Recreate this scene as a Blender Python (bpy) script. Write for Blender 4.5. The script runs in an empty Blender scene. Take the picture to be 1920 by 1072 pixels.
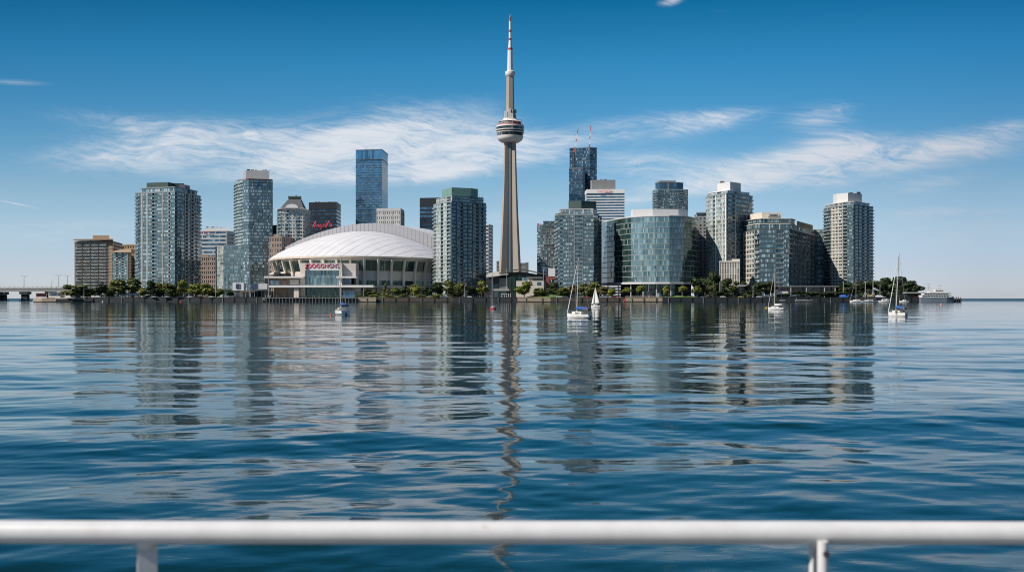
import bpy, bmesh, math, random
import numpy as np
from mathutils import Vector, Matrix
PI = math.pi
random.seed(7)
C = bpy.context.scene
COL = C.collection

# ------------------------------------------------------------------ camera
F = 2000.0          # focal length in photograph pixels (photo 1920 wide)
HZ = 559.5          # horizon row of the photograph
EYE = 4.0
cam = bpy.data.cameras.new("camera")
camo = bpy.data.objects.new("camera", cam)
COL.objects.link(camo)
camo.location = (0, 0, EYE)
camo.rotation_euler = (math.radians(90), 0, 0)
cam.sensor_width = 36.0
cam.lens = 36.0 * F / 1920
cam.shift_y = (HZ - 536.0) / 1920
cam.clip_start = 0.1
cam.clip_end = 200000
cam.dof.use_dof = True
cam.dof.focus_distance = 700
cam.dof.aperture_fstop = 4.5
C.camera = camo
C.view_settings.view_transform = 'Standard'
C.view_settings.look = 'None'
C.view_settings.exposure = 0.42
C.view_settings.gamma = 1.0
C.cycles.max_bounces = 6
C.cycles.glossy_bounces = 3
C.cycles.diffuse_bounces = 2
C.cycles.caustics_reflective = False
C.cycles.caustics_refractive = False
C.cycles.sample_clamp_indirect = 4.0
C.cycles.use_denoising = True
C.cycles.pixel_filter_type = 'BLACKMAN_HARRIS'
C.cycles.filter_width = 1.05

# ------------------------------------------------------------------ sun
SUN_AZ = math.atan2(-0.475, -0.88)     # direction towards the sun, left and a little behind the camera
SUN_EL = math.radians(42)
sl = bpy.data.lights.new("sun", 'SUN')
sl.energy = 4.3
sl.angle = math.radians(0.5)
sl.color = (1.0, 0.92, 0.82)
so = bpy.data.objects.new("sun", sl)
COL.objects.link(so)
sdir = Vector((math.cos(SUN_AZ) * math.cos(SUN_EL), math.sin(SUN_AZ) * math.cos(SUN_EL), math.sin(SUN_EL)))
so.rotation_euler = sdir.to_track_quat('Z', 'Y').to_euler()

# ------------------------------------------------------------------ node helpers
class NT:
    def __init__(s, tree):
        s.t = tree
    def n(s, typ, **kw):
        nd = s.t.nodes.new(typ)
        for k, v in kw.items():
            setattr(nd, k, v)
        return nd
    def put(s, sock, v):
        if hasattr(v, 'is_output'):
            s.t.links.new(v, sock)
        elif v is not None:
            sock.default_value = v
    def m(s, op, a, b=None, c=None, clamp=False):
        nd = s.t.nodes.new("ShaderNodeMath")
        nd.operation = op
        nd.use_clamp = clamp
        s.put(nd.inputs[0], a)
        if b is not None: s.put(nd.inputs[1], b)
        if c is not None: s.put(nd.inputs[2], c)
        return nd.outputs[0]
    def mix(s, f, a, b, blend='MIX'):
        nd = s.t.nodes.new("ShaderNodeMix")
        nd.data_type = 'RGBA'
        nd.blend_type = blend
        s.put(nd.inputs[0], f)
        s.put(nd.inputs[6], a if hasattr(a, 'is_output') else (*a[:3], 1))
        s.put(nd.inputs[7], b if hasattr(b, 'is_output') else (*b[:3], 1))
        return nd.outputs[2]
    def noise(s, vec, scale, detail=3, rough=0.5, dist=0.0):
        nd = s.t.nodes.new("ShaderNodeTexNoise")
        s.put(nd.inputs['Vector'], vec)
        nd.inputs['Scale'].default_value = scale
        nd.inputs['Detail'].default_value = detail
        nd.inputs['Roughness'].default_value = rough
        nd.inputs['Distortion'].default_value = dist
        return nd.outputs[0]
    def xyz(s, x, y, z=0.0):
        nd = s.t.nodes.new("ShaderNodeCombineXYZ")
        s.put(nd.inputs[0], x); s.put(nd.inputs[1], y); s.put(nd.inputs[2], z)
        return nd.outputs[0]
    def sep(s, v):
        nd = s.t.nodes.new("ShaderNodeSeparateXYZ")
        s.put(nd.inputs[0], v)
        return nd.outputs
    def ramp(s, f, stops, interp='LINEAR'):
        nd = s.t.nodes.new("ShaderNodeValToRGB")
        cr = nd.color_ramp
        cr.interpolation = interp
        while len(cr.elements) > 1:
            cr.elements.remove(cr.elements[-1])
        for i, (p, c) in enumerate(stops):
            e = cr.elements[0] if i == 0 else cr.elements.new(p)
            e.position = p
            e.color = (*c[:3], 1) if not isinstance(c, (int, float)) else (c, c, c, 1)
        s.put(nd.inputs[0], f)
        return nd.outputs[0]

# ------------------------------------------------------------------ sky (Nishita, graded by elevation, with cirrus)
w = bpy.data.worlds.new("World")
C.world = w
w.use_nodes = True
W = NT(w.node_tree)
sky = W.n("ShaderNodeTexSky")
sky.sky_type = 'NISHITA'
sky.sun_disc = False
sky.sun_elevation = SUN_EL
sky.sun_rotation = math.pi / 2 - SUN_AZ
sky.air_density = 1.0
sky.dust_density = 0.3
sky.ozone_density = 3.0
dirv = W.n("ShaderNodeTexCoord").outputs['Generated']
dx, dy, dz = W.sep(dirv)
ay = W.m('MAXIMUM', W.m('ABSOLUTE', dy), 0.02)
U = W.m('DIVIDE', dx, ay)
V = W.m('DIVIDE', dz, ay)
el = W.m('ARCTAN2', dz, W.m('SQRT', W.m('ADD', W.m('MULTIPLY', dx, dx), W.m('MULTIPLY', dy, dy))))
GR = [  # elevation (rad), grading factor over the raw sky
    (0.000, (0.90, 1.00, 1.40)), (0.030, (0.80, 0.88, 1.22)), (0.060, (0.76, 0.86, 1.06)), (0.094, (0.68, 0.81, 0.92)),
    (0.130, (0.44, 0.74, 0.89)), (0.175, (0.25, 0.67, 0.85)), (0.215, (0.14, 0.63, 0.82)), (0.270, (0.030, 0.45, 0.62)),
    (0.30, (0.026, 0.32, 0.39)), (0.345, (0.022, 0.20, 0.235)), (0.48, (0.028, 0.165, 0.19)), (0.75, (0.50, 0.70, 0.80)), (1.0, (1.5, 1.6, 1.68))]  # unseen upper sky shaped: dark band for the water, brightened zenith as fill
grade = W.ramp(W.m('DIVIDE', el, 1.57), [(e / 1.57, c) for e, c in GR])
hz_fac = W.ramp(W.m('MULTIPLY_ADD', U, 0.5, 0.5), [(0.0, (1.0, 1.0, 1.0)), (0.58, (1.0, 1.0, 1.0)), (0.66, (0.84, 0.83, 0.85)), (0.72, (0.70, 0.70, 0.73)), (1.0, (0.62, 0.63, 0.67))])
low = W.ramp(el, [(0.0, 1.0), (0.12, 0.75), (0.25, 0.0)])
hz_mix = W.mix(low, (1, 1, 1), hz_fac)
side = W.m('MULTIPLY', W.m('POWER', W.m('MULTIPLY', W.m('ABSOLUTE', U), 2.08, clamp=True), 2.0), W.m('MULTIPLY', W.m('SUBTRACT', el, 0.08, clamp=True), 6.0, clamp=True))
sidef = W.mix(side, (1, 1, 1), (0.62, 0.76, 0.82))
skyc = W.mix(1.0, W.mix(1.0, W.mix(1.0, sky.outputs[0], grade, 'MULTIPLY'), hz_mix, 'MULTIPLY'), sidef, 'MULTIPLY')

def ell(cx, cy, rx, ry, ang, st):
    """soft elliptical envelope of a cloud bank, given as direction tangents (photo pixels are only the unit)"""
    u0, v0, a, b = (cx - 960) / F, (HZ - cy) / F, rx / F, ry / F
    ca, sa = math.cos(math.radians(ang)), math.sin(math.radians(ang))
    du, dv = W.m('SUBTRACT', U, u0), W.m('SUBTRACT', V, v0)
    p = W.m('ADD', W.m('MULTIPLY', du, ca / a), W.m('MULTIPLY', dv, sa / a))
    q = W.m('ADD', W.m('MULTIPLY', du, -sa / b), W.m('MULTIPLY', dv, ca / b))
    r = W.m('ADD', W.m('MULTIPLY', p, p), W.m('MULTIPLY', q, q))
    return W.m('MULTIPLY', W.m('POWER', 2.718, W.m('MULTIPLY', r, -1.0)), st)

BANKS = [(250, 292, 190, 34, 2, .85), (430, 262, 230, 34, -5, .8), (600, 285, 250, 50, 0, 1.15), (770, 258, 150, 58, 6, 1.25), (890, 275, 110, 40, 4, 1.1),
         (680, 318, 210, 20, 3, .9), (800, 327, 95, 13, 6, .8), (300, 238, 210, 16, -7, .5), (1040, 262, 110, 22, 4, .8), (1010, 294, 110, 16, 0, .6),
         (1240, 236, 150, 24, 5, .85), (1360, 220, 90, 14, 8, .5), (1185, 308, 95, 24, 6, .8), (1440, 318, 190, 28, 5, 1.05), (1570, 272, 90, 30, 10, 1.0),
         (1640, 300, 240, 28, 5, .95), (1820, 262, 180, 26, 7, .7), (1540, 218, 60, 22, 8, 1.45), (1905, 236, 50, 11, 5, .9), (1750, 345, 110, 15, 9, .65),
         (1380, 348, 240, 16, 2, .6), (1257, 4, 22, 9, 14, 1.0), (1345, 20, 22, 6, 0, .4), (20, 154, 70, 6, -3, .5), (90, 430, 300, 26, 0, .5),
         (1000, 412, 200, 26, 0, .5), (580, 425, 150, 18, 0, .4), (1770, 440, 240, 40, 0, .55), (1790, 396, 110, 9, 2, .55), (1200, 374, 100, 9, 6, .6)]
env = None
for bk in BANKS:
    e = ell(*bk)
    env = e if env is None else W.m('ADD', env, e)
env = W.m('MINIMUM', W.m('MULTIPLY', env, 0.78), 1.08)
wv = W.xyz(U, V)
warp = W.n("ShaderNodeTexNoise")
W.put(warp.inputs['Vector'], wv)
warp.inputs['Scale'].default_value = 9.0
warp.inputs['Detail'].default_value = 4
vm = W.n("ShaderNodeVectorMath", operation='MULTIPLY_ADD')
W.put(vm.inputs[0], warp.outputs['Color']); vm.inputs[1].default_value = (0.09, 0.030, 0); W.put(vm.inputs[2], wv)
uu, vv, _ = W.sep(vm.outputs[0])
tilt = W.m('MULTIPLY_ADD', uu, -0.10, vv)
n1 = W.noise(W.xyz(W.m('MULTIPLY', uu, 6.0), W.m('MULTIPLY', tilt, 24.0)), 1.0, 6, 0.62, 0.5)
n2 = W.noise(W.xyz(W.m('MULTIPLY', uu, 20.0), W.m('MULTIPLY', W.m('MULTIPLY_ADD', uu, 0.14, vv), 110.0), 3.7), 1.0, 6, 0.7, 1.3)
nn = W.m('ADD', W.m('MULTIPLY', n1, 0.58), W.m('MULTIPLY', n2, 0.42))
cl = W.m('MULTIPLY', W.m('POWER', env, 0.8), W.m('MULTIPLY_ADD', W.m('SUBTRACT', nn, 0.5), 3.7, 0.80))
mask = W.n("ShaderNodeMapRange", interpolation_type='SMOOTHSTEP')
W.put(mask.inputs[0], cl)
mask.inputs[1].default_value = 0.08; mask.inputs[2].default_value = 1.22
mask.inputs[3].default_value = 0.0; mask.inputs[4].default_value = 0.82
cm = mask.outputs[0]
# contrail
du, dv = W.m('SUBTRACT', U, (30 - 960) / F), W.m('SUBTRACT', V, (HZ - 382) / F)
q = W.m('DIVIDE', W.m('MULTIPLY_ADD', du, 0.2, dv), 0.0006)
p = W.m('DIVIDE', du, 0.014)
ctr = W.m('MULTIPLY', W.m('POWER', 2.718, W.m('MULTIPLY', W.m('ADD', W.m('MULTIPLY', q, q), W.m('MULTIPLY', p, p)), -1.0)), 0.5)
cm = W.m('ADD', cm, ctr, clamp=True)
ccol = W.mix(W.m('MULTIPLY', el, 4.0, clamp=True), (6.4, 6.5, 6.95), (7.6, 7.6, 7.7))
ccol = W.mix(1.0, ccol, hz_mix, 'MULTIPLY')
final = W.mix(cm, skyc, ccol)
bg = w.node_tree.nodes["Background"]
W.put(bg.inputs[0], final)
bg.inputs[1].default_value = 0.088
w.cycles.sampling_method = 'MANUAL'
w.cycles.sample_map_resolution = 512

# ------------------------------------------------------------------ object helpers
def at(px, D):
    """world x of a photograph column at distance D"""
    return (px - 960) / F * D
def zt(py, D):
    """world z of a photograph row at distance D"""
    return EYE + (HZ - py) / F * D

def tag(o, label=None, cat=None, group=None, kind=None):
    if label: o['label'] = label
    if cat: o['category'] = cat
    if group: o['group'] = group
    if kind: o['kind'] = kind
    return o

def thing(name, label, cat, loc=(0, 0, 0), rz=0.0, group=None):
    o = bpy.data.objects.new(name, None)
    o.empty_display_size = 1
    COL.objects.link(o)
    o.location = loc
    o.rotation_euler = (0, 0, rz)
    return tag(o, label, cat, group)

def copy_tree(o, parent=None):
    c = o.copy()
    COL.objects.link(c)
    if parent is not None:
        c.parent = parent
    for ch in list(o.children):
        copy_tree(ch, c)
    return c

class MB:
    """collects faces, then links them as one mesh object"""
    def __init__(s):
        s.v, s.f, s.uv, s.mi = [], [], [], []
    def face(s, pts, mi=0, uv=None):
        b = len(s.v)
        s.v.extend([tuple(p) for p in pts])
        s.f.append(tuple(range(b, b + len(pts))))
        s.uv.append(uv if uv else [(0, 0)] * len(pts))
        s.mi.append(mi)
    def wall(s, a, b, z0, z1, mi=0, u0=0.0):
        L = math.hypot(b[0] - a[0], b[1] - a[1])
        s.face([(a[0], a[1], z0), (b[0], b[1], z0), (b[0], b[1], z1), (a[0], a[1], z1)], mi,
               [(u0, z0), (u0 + L, z0), (u0 + L, z1), (u0, z1)])
    def prism(s, poly, z0, z1, mi=0, top=True, bot=True):
        n = len(poly)
        u = 0
        for i in range(n):
            a, b = poly[i], poly[(i + 1) % n]
            s.wall(a, b, z0, z1, mi, u)
            u += math.hypot(b[0] - a[0], b[1] - a[1])
        if top: s.face([(p[0], p[1], z1) for p in poly], mi)
        if bot: s.face([(p[0], p[1], z0) for p in reversed(poly)], mi)
    def box(s, cx, cy, z0, sx, sy, sz, rz=0.0, mi=0):
        c, n = math.cos(rz), math.sin(rz)
        P = [(cx + x * c - y * n, cy + x * n + y * c) for x, y in ((-sx / 2, -sy / 2), (sx / 2, -sy / 2), (sx / 2, sy / 2), (-sx / 2, sy / 2))]
        s.prism(P, z0, z0 + sz, mi)
    def tube(s, p0, p1, r0, r1=None, n=6, mi=0, cap=True):
        r1 = r0 if r1 is None else r1
        p0, p1 = Vector(p0), Vector(p1)
        d = (p1 - p0).normalized()
        a = d.orthogonal().normalized()
        b = d.cross(a)
        R0 = [p0 + (a * math.cos(2 * PI * i / n) + b * math.sin(2 * PI * i / n)) * r0 for i in range(n)]
        R1 = [p1 + (a * math.cos(2 * PI * i / n) + b * math.sin(2 * PI * i / n)) * r1 for i in range(n)]
        for i in range(n):
            j = (i + 1) % n
            s.face([R0[i], R0[j], R1[j], R1[i]], mi)
        if cap:
            s.face(R1, mi)
            s.face(list(reversed(R0)), mi)
    def lathe(s, prof, n=32, cx=0, cy=0, mi=0, cap=True):
        """prof: list of (r, z) from bottom to top"""
        rings = [[(cx + r * math.cos(2 * PI * i / n), cy + r * math.sin(2 * PI * i / n), z) for i in range(n)] for r, z in prof]
        for k in range(len(rings) - 1):
            for i in range(n):
                j = (i + 1) % n
                u = 2 * PI * max(prof[k][0], 1) / n
                s.face([rings[k][i], rings[k][j], rings[k + 1][j], rings[k + 1][i]], mi,
                       [(i * u, prof[k][1]), (i * u + u, prof[k][1]), (i * u + u, prof[k + 1][1]), (i * u, prof[k + 1][1])])
        if cap:
            s.face(rings[-1], mi)
            s.face(list(reversed(rings[0])), mi)
    def loft(s, rings, mi=0, cap=True, closed=True):
        for k in range(len(rings) - 1):
            n = len(rings[k])
            for i in range(n if closed else n - 1):
                j = (i + 1) % n
                s.face([rings[k][i], rings[k][j], rings[k + 1][j], rings[k + 1][i]], mi)
        if cap:
            s.face(rings[-1], mi)
            s.face(list(reversed(rings[0])), mi)
    def mesh(s, name, mats, org=(0, 0, 0), smooth=False, weld=False):
        me = bpy.data.meshes.new(name)
        me.from_pydata([(x - org[0], y - org[1], z - org[2]) for x, y, z in s.v], [], s.f)
        uvl = me.uv_layers.new(name="UVMap")
        uvl.data.foreach_set("uv", [c for fu in s.uv for p in fu for c in p])
        me.polygons.foreach_set("material_index", s.mi)
        for m in (mats if isinstance(mats, (list, tuple)) else [mats]):
            me.materials.append(m)
        if weld or smooth:
            bm = bmesh.new()
            bm.from_mesh(me)
            bmesh.ops.remove_doubles(bm, verts=bm.verts, dist=1e-4)
            bmesh.ops.recalc_face_normals(bm, faces=bm.faces)
            bm.to_mesh(me)
            bm.free()
        if smooth:
            me.polygons.foreach_set("use_smooth", [True] * len(me.polygons))
            try: me.set_sharp_from_angle(angle=math.radians(38))
            except Exception: pass
        me.update()
        return me
    def build(s, name, mats, parent=None, org=None, smooth=False, loc=None, weld=False):
        if org is None:
            org = tuple(parent.location) if parent is not None else (0, 0, 0)
        return link(name, s.mesh(name, mats, org, smooth, weld), parent, loc)

def link(name, me, parent=None, loc=None):
    o = bpy.data.objects.new(name, me)
    COL.objects.link(o)
    if parent is not None: o.parent = parent
    if loc is not None: o.location = loc
    return o

# ------------------------------------------------------------------ materials
def mat(name, col, rough=0.7, metal=0.0, var=0.12, scale=0.6, stretch=(1, 1, 1), spec=0.4, bump=0.0):
    m = bpy.data.materials.new(name)
    m.use_nodes = True
    T = NT(m.node_tree)
    b = m.node_tree.nodes["Principled BSDF"]
    co = T.n("ShaderNodeTexCoord").outputs['Object']
    mp = T.n("ShaderNodeVectorMath", operation='MULTIPLY')
    T.put(mp.inputs[0], co); mp.inputs[1].default_value = stretch
    nz = T.noise(mp.outputs[0], scale, 5, 0.6)
    f = T.m('MULTIPLY_ADD', T.m('SUBTRACT', nz, 0.5), 2 * var * 1.6, 1.0)
    c = T.n("ShaderNodeVectorMath", operation='SCALE')
    c.inputs[0].default_value = col[:3]
    T.put(c.inputs['Scale'], f)
    T.put(b.inputs['Base Color'], c.outputs[0])
    b.inputs['Roughness'].default_value = rough
    b.inputs['Metallic'].default_value = metal
    b.inputs['Specular IOR Level'].default_value = spec
    if bump:
        bp = T.n("ShaderNodeBump")
        bp.inputs['Strength'].default_value = bump
        T.put(bp.inputs['Height'], nz)
        T.put(b.inputs['Normal'], bp.outputs[0])
    return m

def glass(name, base, blind=(0.28, 0.31, 0.30), pb=0.3, pw=1.6, frame=(0.16, 0.18, 0.18), fw=0.10, ior=2.0, rough=0.06, tilt=0.02, tint=(1, 1, 1), sp=0.0, spc=(0.3, 0.33, 0.33)):
    """facade glazing: panes of width pw along the wall, some with drawn blinds, a little out of true"""
    m = bpy.data.materials.new(name)
    m.use_nodes = True
    T = NT(m.node_tree)
    b = m.node_tree.nodes["Principled BSDF"]
    uv = T.n("ShaderNodeUVMap").outputs[0]
    u, v, _ = T.sep(uv)
    oi = T.n("ShaderNodeObjectInfo")
    un = T.m('DIVIDE', u, pw)
    cell = T.m('FLOOR', un)
    wn = T.n("ShaderNodeTexWhiteNoise", noise_dimensions='3D')
    T.put(wn.inputs['Vector'], T.xyz(cell, T.m('MULTIPLY', oi.outputs['Random'], 917.0), 0.5))
    rnd = wn.outputs['Value']
    r1, r2, r3 = T.sep(wn.outputs['Color'])
    cell2 = T.m('FLOOR', T.m('DIVIDE', un, 3.0))
    wn2 = T.n("ShaderNodeTexWhiteNoise", noise_dimensions='3D')
    T.put(wn2.inputs['Vector'], T.xyz(cell2, T.m('MULTIPLY', oi.outputs['Random'], 613.0), 2.5))
    geo = T.n("ShaderNodeNewGeometry")
    patch = T.noise(geo.outputs['Position'], 0.055, 3, 0.6)      # broad patches shift blinds and darkness, painting blotchy reflections into the glass
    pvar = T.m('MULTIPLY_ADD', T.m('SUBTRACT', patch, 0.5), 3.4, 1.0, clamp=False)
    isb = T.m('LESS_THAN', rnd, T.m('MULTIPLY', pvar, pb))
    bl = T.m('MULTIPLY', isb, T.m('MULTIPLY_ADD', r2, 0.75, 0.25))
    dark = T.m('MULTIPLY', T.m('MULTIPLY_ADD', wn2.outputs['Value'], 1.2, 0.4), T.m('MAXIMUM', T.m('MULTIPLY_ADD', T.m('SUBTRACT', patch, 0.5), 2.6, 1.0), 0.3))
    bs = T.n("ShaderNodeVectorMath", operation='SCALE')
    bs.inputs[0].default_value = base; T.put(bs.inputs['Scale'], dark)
    c = T.mix(bl, bs.outputs[0], blind)
    fr = T.m('LESS_THAN', T.m('FRACT', un), fw)
    if sp:
        fr2 = T.m('LESS_THAN', T.m('FRACT', T.m('DIVIDE', v, sp)), 0.3)
        c = T.mix(fr2, c, spc)
    c = T.mix(fr, c, frame)
    T.put(b.inputs['Base Color'], c)
    T.put(b.inputs['Roughness'], T.m('MULTIPLY_ADD', fr, 0.4, rough))
    b.inputs['IOR'].default_value = ior
    b.inputs['Specular Tint'].default_value = (*tint, 1)
    ge = T.n("ShaderNodeNewGeometry")
    o = T.n("ShaderNodeVectorMath", operation='SUBTRACT')
    T.put(o.inputs[0], wn.outputs['Color']); o.inputs[1].default_value = (0.5, 0.5, 0.5)
    sc = T.n("ShaderNodeVectorMath", operation='SCALE')
    T.put(sc.inputs[0], o.outputs[0]); sc.inputs['Scale'].default_value = tilt
    ad = T.n("ShaderNodeVectorMath", operation='ADD')
    T.put(ad.inputs[0], ge.outputs['Normal']); T.put(ad.inputs[1], sc.outputs[0])
    nm = T.n("ShaderNodeVectorMath", operation='NORMALIZE')
    T.put(nm.inputs[0], ad.outputs[0])
    T.put(b.inputs['Normal'], nm.outputs[0])
    return m

def plain(name, col, rough=0.5, metal=0.0, spec=0.5):
    m = bpy.data.materials.new(name)
    m.use_nodes = True
    T = NT(m.node_tree)
    b = m.node_tree.nodes["Principled BSDF"]
    oi = T.n("ShaderNodeTexCoord").outputs['Object']
    nz = T.noise(oi, 2.3, 3)
    T.put(b.inputs['Base Color'], T.mix(nz, tuple(x * 0.88 for x in col), tuple(min(1, x * 1.1) for x in col)))
    b.inputs['Roughness'].default_value = rough
    b.inputs['Metallic'].default_value = metal
    b.inputs['Specular IOR Level'].default_value = spec
    return m

# ------------------------------------------------------------------ water: one sheet with real swell, finer towards the viewer
def water_height(X, Y, step):
    """sum of small wave trains; a train is dropped where the sheet is too coarse to carry it"""
    rng = np.random.default_rng(11)
    Z = np.zeros_like(X)
    n = 96
    for i in range(n):
        lam = 0.5 * (90.0) ** ((i + rng.random()) / n)
        k = 2 * PI / lam
        spread = 0.6 if lam < 1.3 else (0.62 if lam < 6 else 0.40)
        th = PI / 2 + rng.normal(0, spread) + 0.08
        slope = 0.0052 if lam < 1.3 else (0.0076 if lam < 6 else (0.0084 if lam < 14 else 0.0036))
        ph = rng.random() * 2 * PI
        kx, ky = k * math.cos(th), k * math.sin(th)
        # keep only what the row spacing resolves
        fade = np.clip((lam / max(abs(math.sin(th)), .2) / step - 2.7) / 3.4, 0, 1)
        if lam < 1.3: fade = fade * np.clip((75 - Y) / 48, 0.10, 1)
        grp = 0.62 + 0.38 * np.sin(X * kx * .13 + Y * ky * .09 + ph * 3.1)
        arg = kx * X + ky * Y + ph + 0.6 * np.sin(0.31 * kx * Y - 0.22 * ky * X + ph * 2)
        Z += (slope / k) * np.sin(arg) * fade * grp
    return Z

def make_water():
    t = np.concatenate([np.linspace(1.6, 0.34, 60, endpoint=False), np.linspace(0.34, 0.0032, 1050)])
    d = EYE / t
    d = np.concatenate([d, [1600, 2400, 4000, 8000, 20000, 60000, 120000]])
    side = np.array([0.78, 0.9, 1.2, 2, 4, 10, 40, 400, 20000])
    tx = np.concatenate([-side[::-1], np.linspace(-0.72, 0.72, 1000), side])
    R = 130000.0
    X = np.clip(np.outer(d, tx), -R, R)
    Y = np.repeat(d[:, None], len(tx), 1)
    step = np.abs(np.gradient(d))[:, None] * np.ones_like(X)
    Z = water_height(X, Y, step)
    Z *= np.clip((1150 - Y) / 300, 0, 1) * np.clip((Y - 2.6) / 6, 0, 1) * np.clip((0.72 - np.abs(tx)[None, :]) / 0.10, 0, 1)
    nr, nc = X.shape
    verts = np.stack([X, Y, Z], -1).reshape(-1, 3)
    idx = np.arange(nr * nc).reshape(nr, nc)
    q = np.stack([idx[:-1, :-1], idx[:-1, 1:], idx[1:, 1:], idx[1:, :-1]], -1).reshape(-1, 4)
    # the rest of the lake, behind the viewer
    ex = np.array([[-R, -R, 0], [R, -R, 0], [R, d[0], 0], [-R, d[0], 0]])
    verts = np.concatenate([verts, ex])
    b = nr * nc
    q = np.concatenate([q, [[b, b + 1, b + 2, b + 3]]])
    me = bpy.data.meshes.new("water")
    me.vertices.add(len(verts))
    me.vertices.foreach_set("co", verts.astype(np.float32).ravel())
    me.loops.add(q.size)
    me.loops.foreach_set("vertex_index", q.astype(np.int32).ravel())
    me.polygons.add(len(q))
    me.polygons.foreach_set("loop_start", np.arange(0, q.size, 4, dtype=np.int32))
    me.polygons.foreach_set("loop_total", np.full(len(q), 4, dtype=np.int32))
    me.update(calc_edges=True)
    me.polygons.foreach_set("use_smooth", [True] * len(q))
    m = bpy.data.materials.new("lake_water")
    m.use_nodes = True
    T = NT(m.node_tree)
    b = m.node_tree.nodes["Principled BSDF"]
    b.inputs['Base Color'].default_value = (0.003, 0.022, 0.027, 1)
    b.inputs['IOR'].default_value = 1.30
    pos = T.n("ShaderNodeNewGeometry").outputs['Position']
    px, py, pz = T.sep(pos)
    dist = T.m('SQRT', T.m('ADD', T.m('MULTIPLY', px, px), T.m('MULTIPLY', py, py)))
    # ripples: long along x, short along y
    r1 = T.noise(T.xyz(T.m('MULTIPLY', px, 1.3), T.m('MULTIPLY', py, 2.4)), 1.0, 5, 0.6, 0.5)
    r2 = T.noise(T.xyz(T.m('MULTIPLY', px, 0.035), T.m('MULTIPLY', py, 0.11), 4.0), 1.0, 3, 0.5, 0.3)
    bp = T.n("ShaderNodeBump")
    bp.inputs['Strength'].default_value = 1.0
    bp.inputs['Distance'].default_value = 0.0045
    T.put(bp.inputs['Height'], r1)
    bp2 = T.n("ShaderNodeBump")
    bp2.inputs['Strength'].default_value = 1.0
    bp2.inputs['Distance'].default_value = 0.14
    T.put(bp2.inputs['Height'], r2)
    T.put(bp2.inputs['Normal'], bp.outputs[0])
    T.put(b.inputs['Normal'], bp2.outputs[0])
    # wind-ruffled far water is rougher than the calm near water
    rg = T.ramp(T.m('DIVIDE', dist, 4000.0), [(0.0, 0.010), (0.018, 0.014), (0.06, 0.032), (0.18, 0.055), (0.30, 0.06), (0.42, 0.24), (1.0, 0.34)])
    T.put(b.inputs['Roughness'], rg)
    me.materials.append(m)
    o = link("water", me)
    tag(o, kind='structure')
    return o
make_water()

# ------------------------------------------------------------------ shared materials
GZ = 5.0   # quay level
M_conc = mat("pale_concrete", (0.38, 0.38, 0.37), 0.8, scale=0.15)
M_grey = mat("grey_concrete", (0.20, 0.205, 0.205), 0.8, scale=0.15)
M_slab = mat("slab_edge", (0.23, 0.262, 0.268), 0.75, scale=0.2)
M_slabd = mat("slab_edge_dark", (0.13, 0.145, 0.15), 0.75, scale=0.2)
M_white = mat("white_panel", (0.68, 0.67, 0.66), 0.6, scale=0.1, var=0.06)
M_pink = mat("rosy_white_panel", (0.55, 0.55, 0.55), 0.6, scale=0.1, var=0.06)
M_ltgrey = mat("light_grey_panel", (0.33, 0.34, 0.355), 0.6, scale=0.1, var=0.06)
M_cream = mat("cream_stone", (0.58, 0.53, 0.46), 0.8, scale=0.1)
M_tan = mat("tan_brick", (0.30, 0.215, 0.145), 0.85, scale=0.3)
M_brown = mat("brown_brick", (0.27, 0.20, 0.165), 0.85, scale=0.3)
M_dkgreen = mat("dark_green_metal", (0.045, 0.075, 0.068), 0.5, scale=0.2)
M_green = mat("verdigris_metal", (0.15, 0.27, 0.235), 0.5, scale=0.15)
M_black = mat("black_cladding", (0.018, 0.022, 0.028), 0.4, scale=0.2)
M_slate = mat("slate_roof", (0.075, 0.078, 0.082), 0.6, scale=0.5)
M_roofg = mat("roof_gravel", (0.20, 0.19, 0.18), 0.9, scale=0.5)
M_dkred = plain("dark_red_trim", (0.22, 0.035, 0.045), 0.5)
M_steel = plain("painted_steel", (0.42, 0.43, 0.44), 0.45)
M_dark = plain("dark_metal", (0.03, 0.033, 0.037), 0.5)
M_red = plain("red_paint", (0.55, 0.03, 0.04), 0.4)
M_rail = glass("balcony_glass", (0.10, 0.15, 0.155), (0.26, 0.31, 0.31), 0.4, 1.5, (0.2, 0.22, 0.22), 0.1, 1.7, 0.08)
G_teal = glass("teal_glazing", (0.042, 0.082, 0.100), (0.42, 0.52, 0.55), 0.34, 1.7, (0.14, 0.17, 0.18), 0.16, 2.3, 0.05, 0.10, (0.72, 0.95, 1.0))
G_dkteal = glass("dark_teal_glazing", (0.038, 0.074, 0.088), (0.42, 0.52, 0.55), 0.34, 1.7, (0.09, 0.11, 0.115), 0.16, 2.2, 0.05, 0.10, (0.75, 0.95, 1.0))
G_sunlit = glass("sunlit_face_glazing", (0.13, 0.18, 0.175), (0.52, 0.58, 0.55), 0.55, 1.7, (0.40, 0.42, 0.40), 0.18, 1.9, 0.06, 0.05)  # paler copy for left faces, sunlight put into the glass colour
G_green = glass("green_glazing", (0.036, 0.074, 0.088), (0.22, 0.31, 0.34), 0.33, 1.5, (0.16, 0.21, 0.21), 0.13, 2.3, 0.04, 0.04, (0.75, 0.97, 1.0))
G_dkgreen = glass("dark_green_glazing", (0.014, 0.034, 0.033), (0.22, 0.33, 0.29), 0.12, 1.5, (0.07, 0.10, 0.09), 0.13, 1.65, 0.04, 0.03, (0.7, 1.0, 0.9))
G_blue = glass("blue_glazing", (0.028, 0.095, 0.175), (0.10, 0.22, 0.33), 0.22, 3.0, (0.03, 0.075, 0.12), 0.10, 2.2, 0.05, 0.02, (0.5, 0.8, 1.0))
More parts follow.
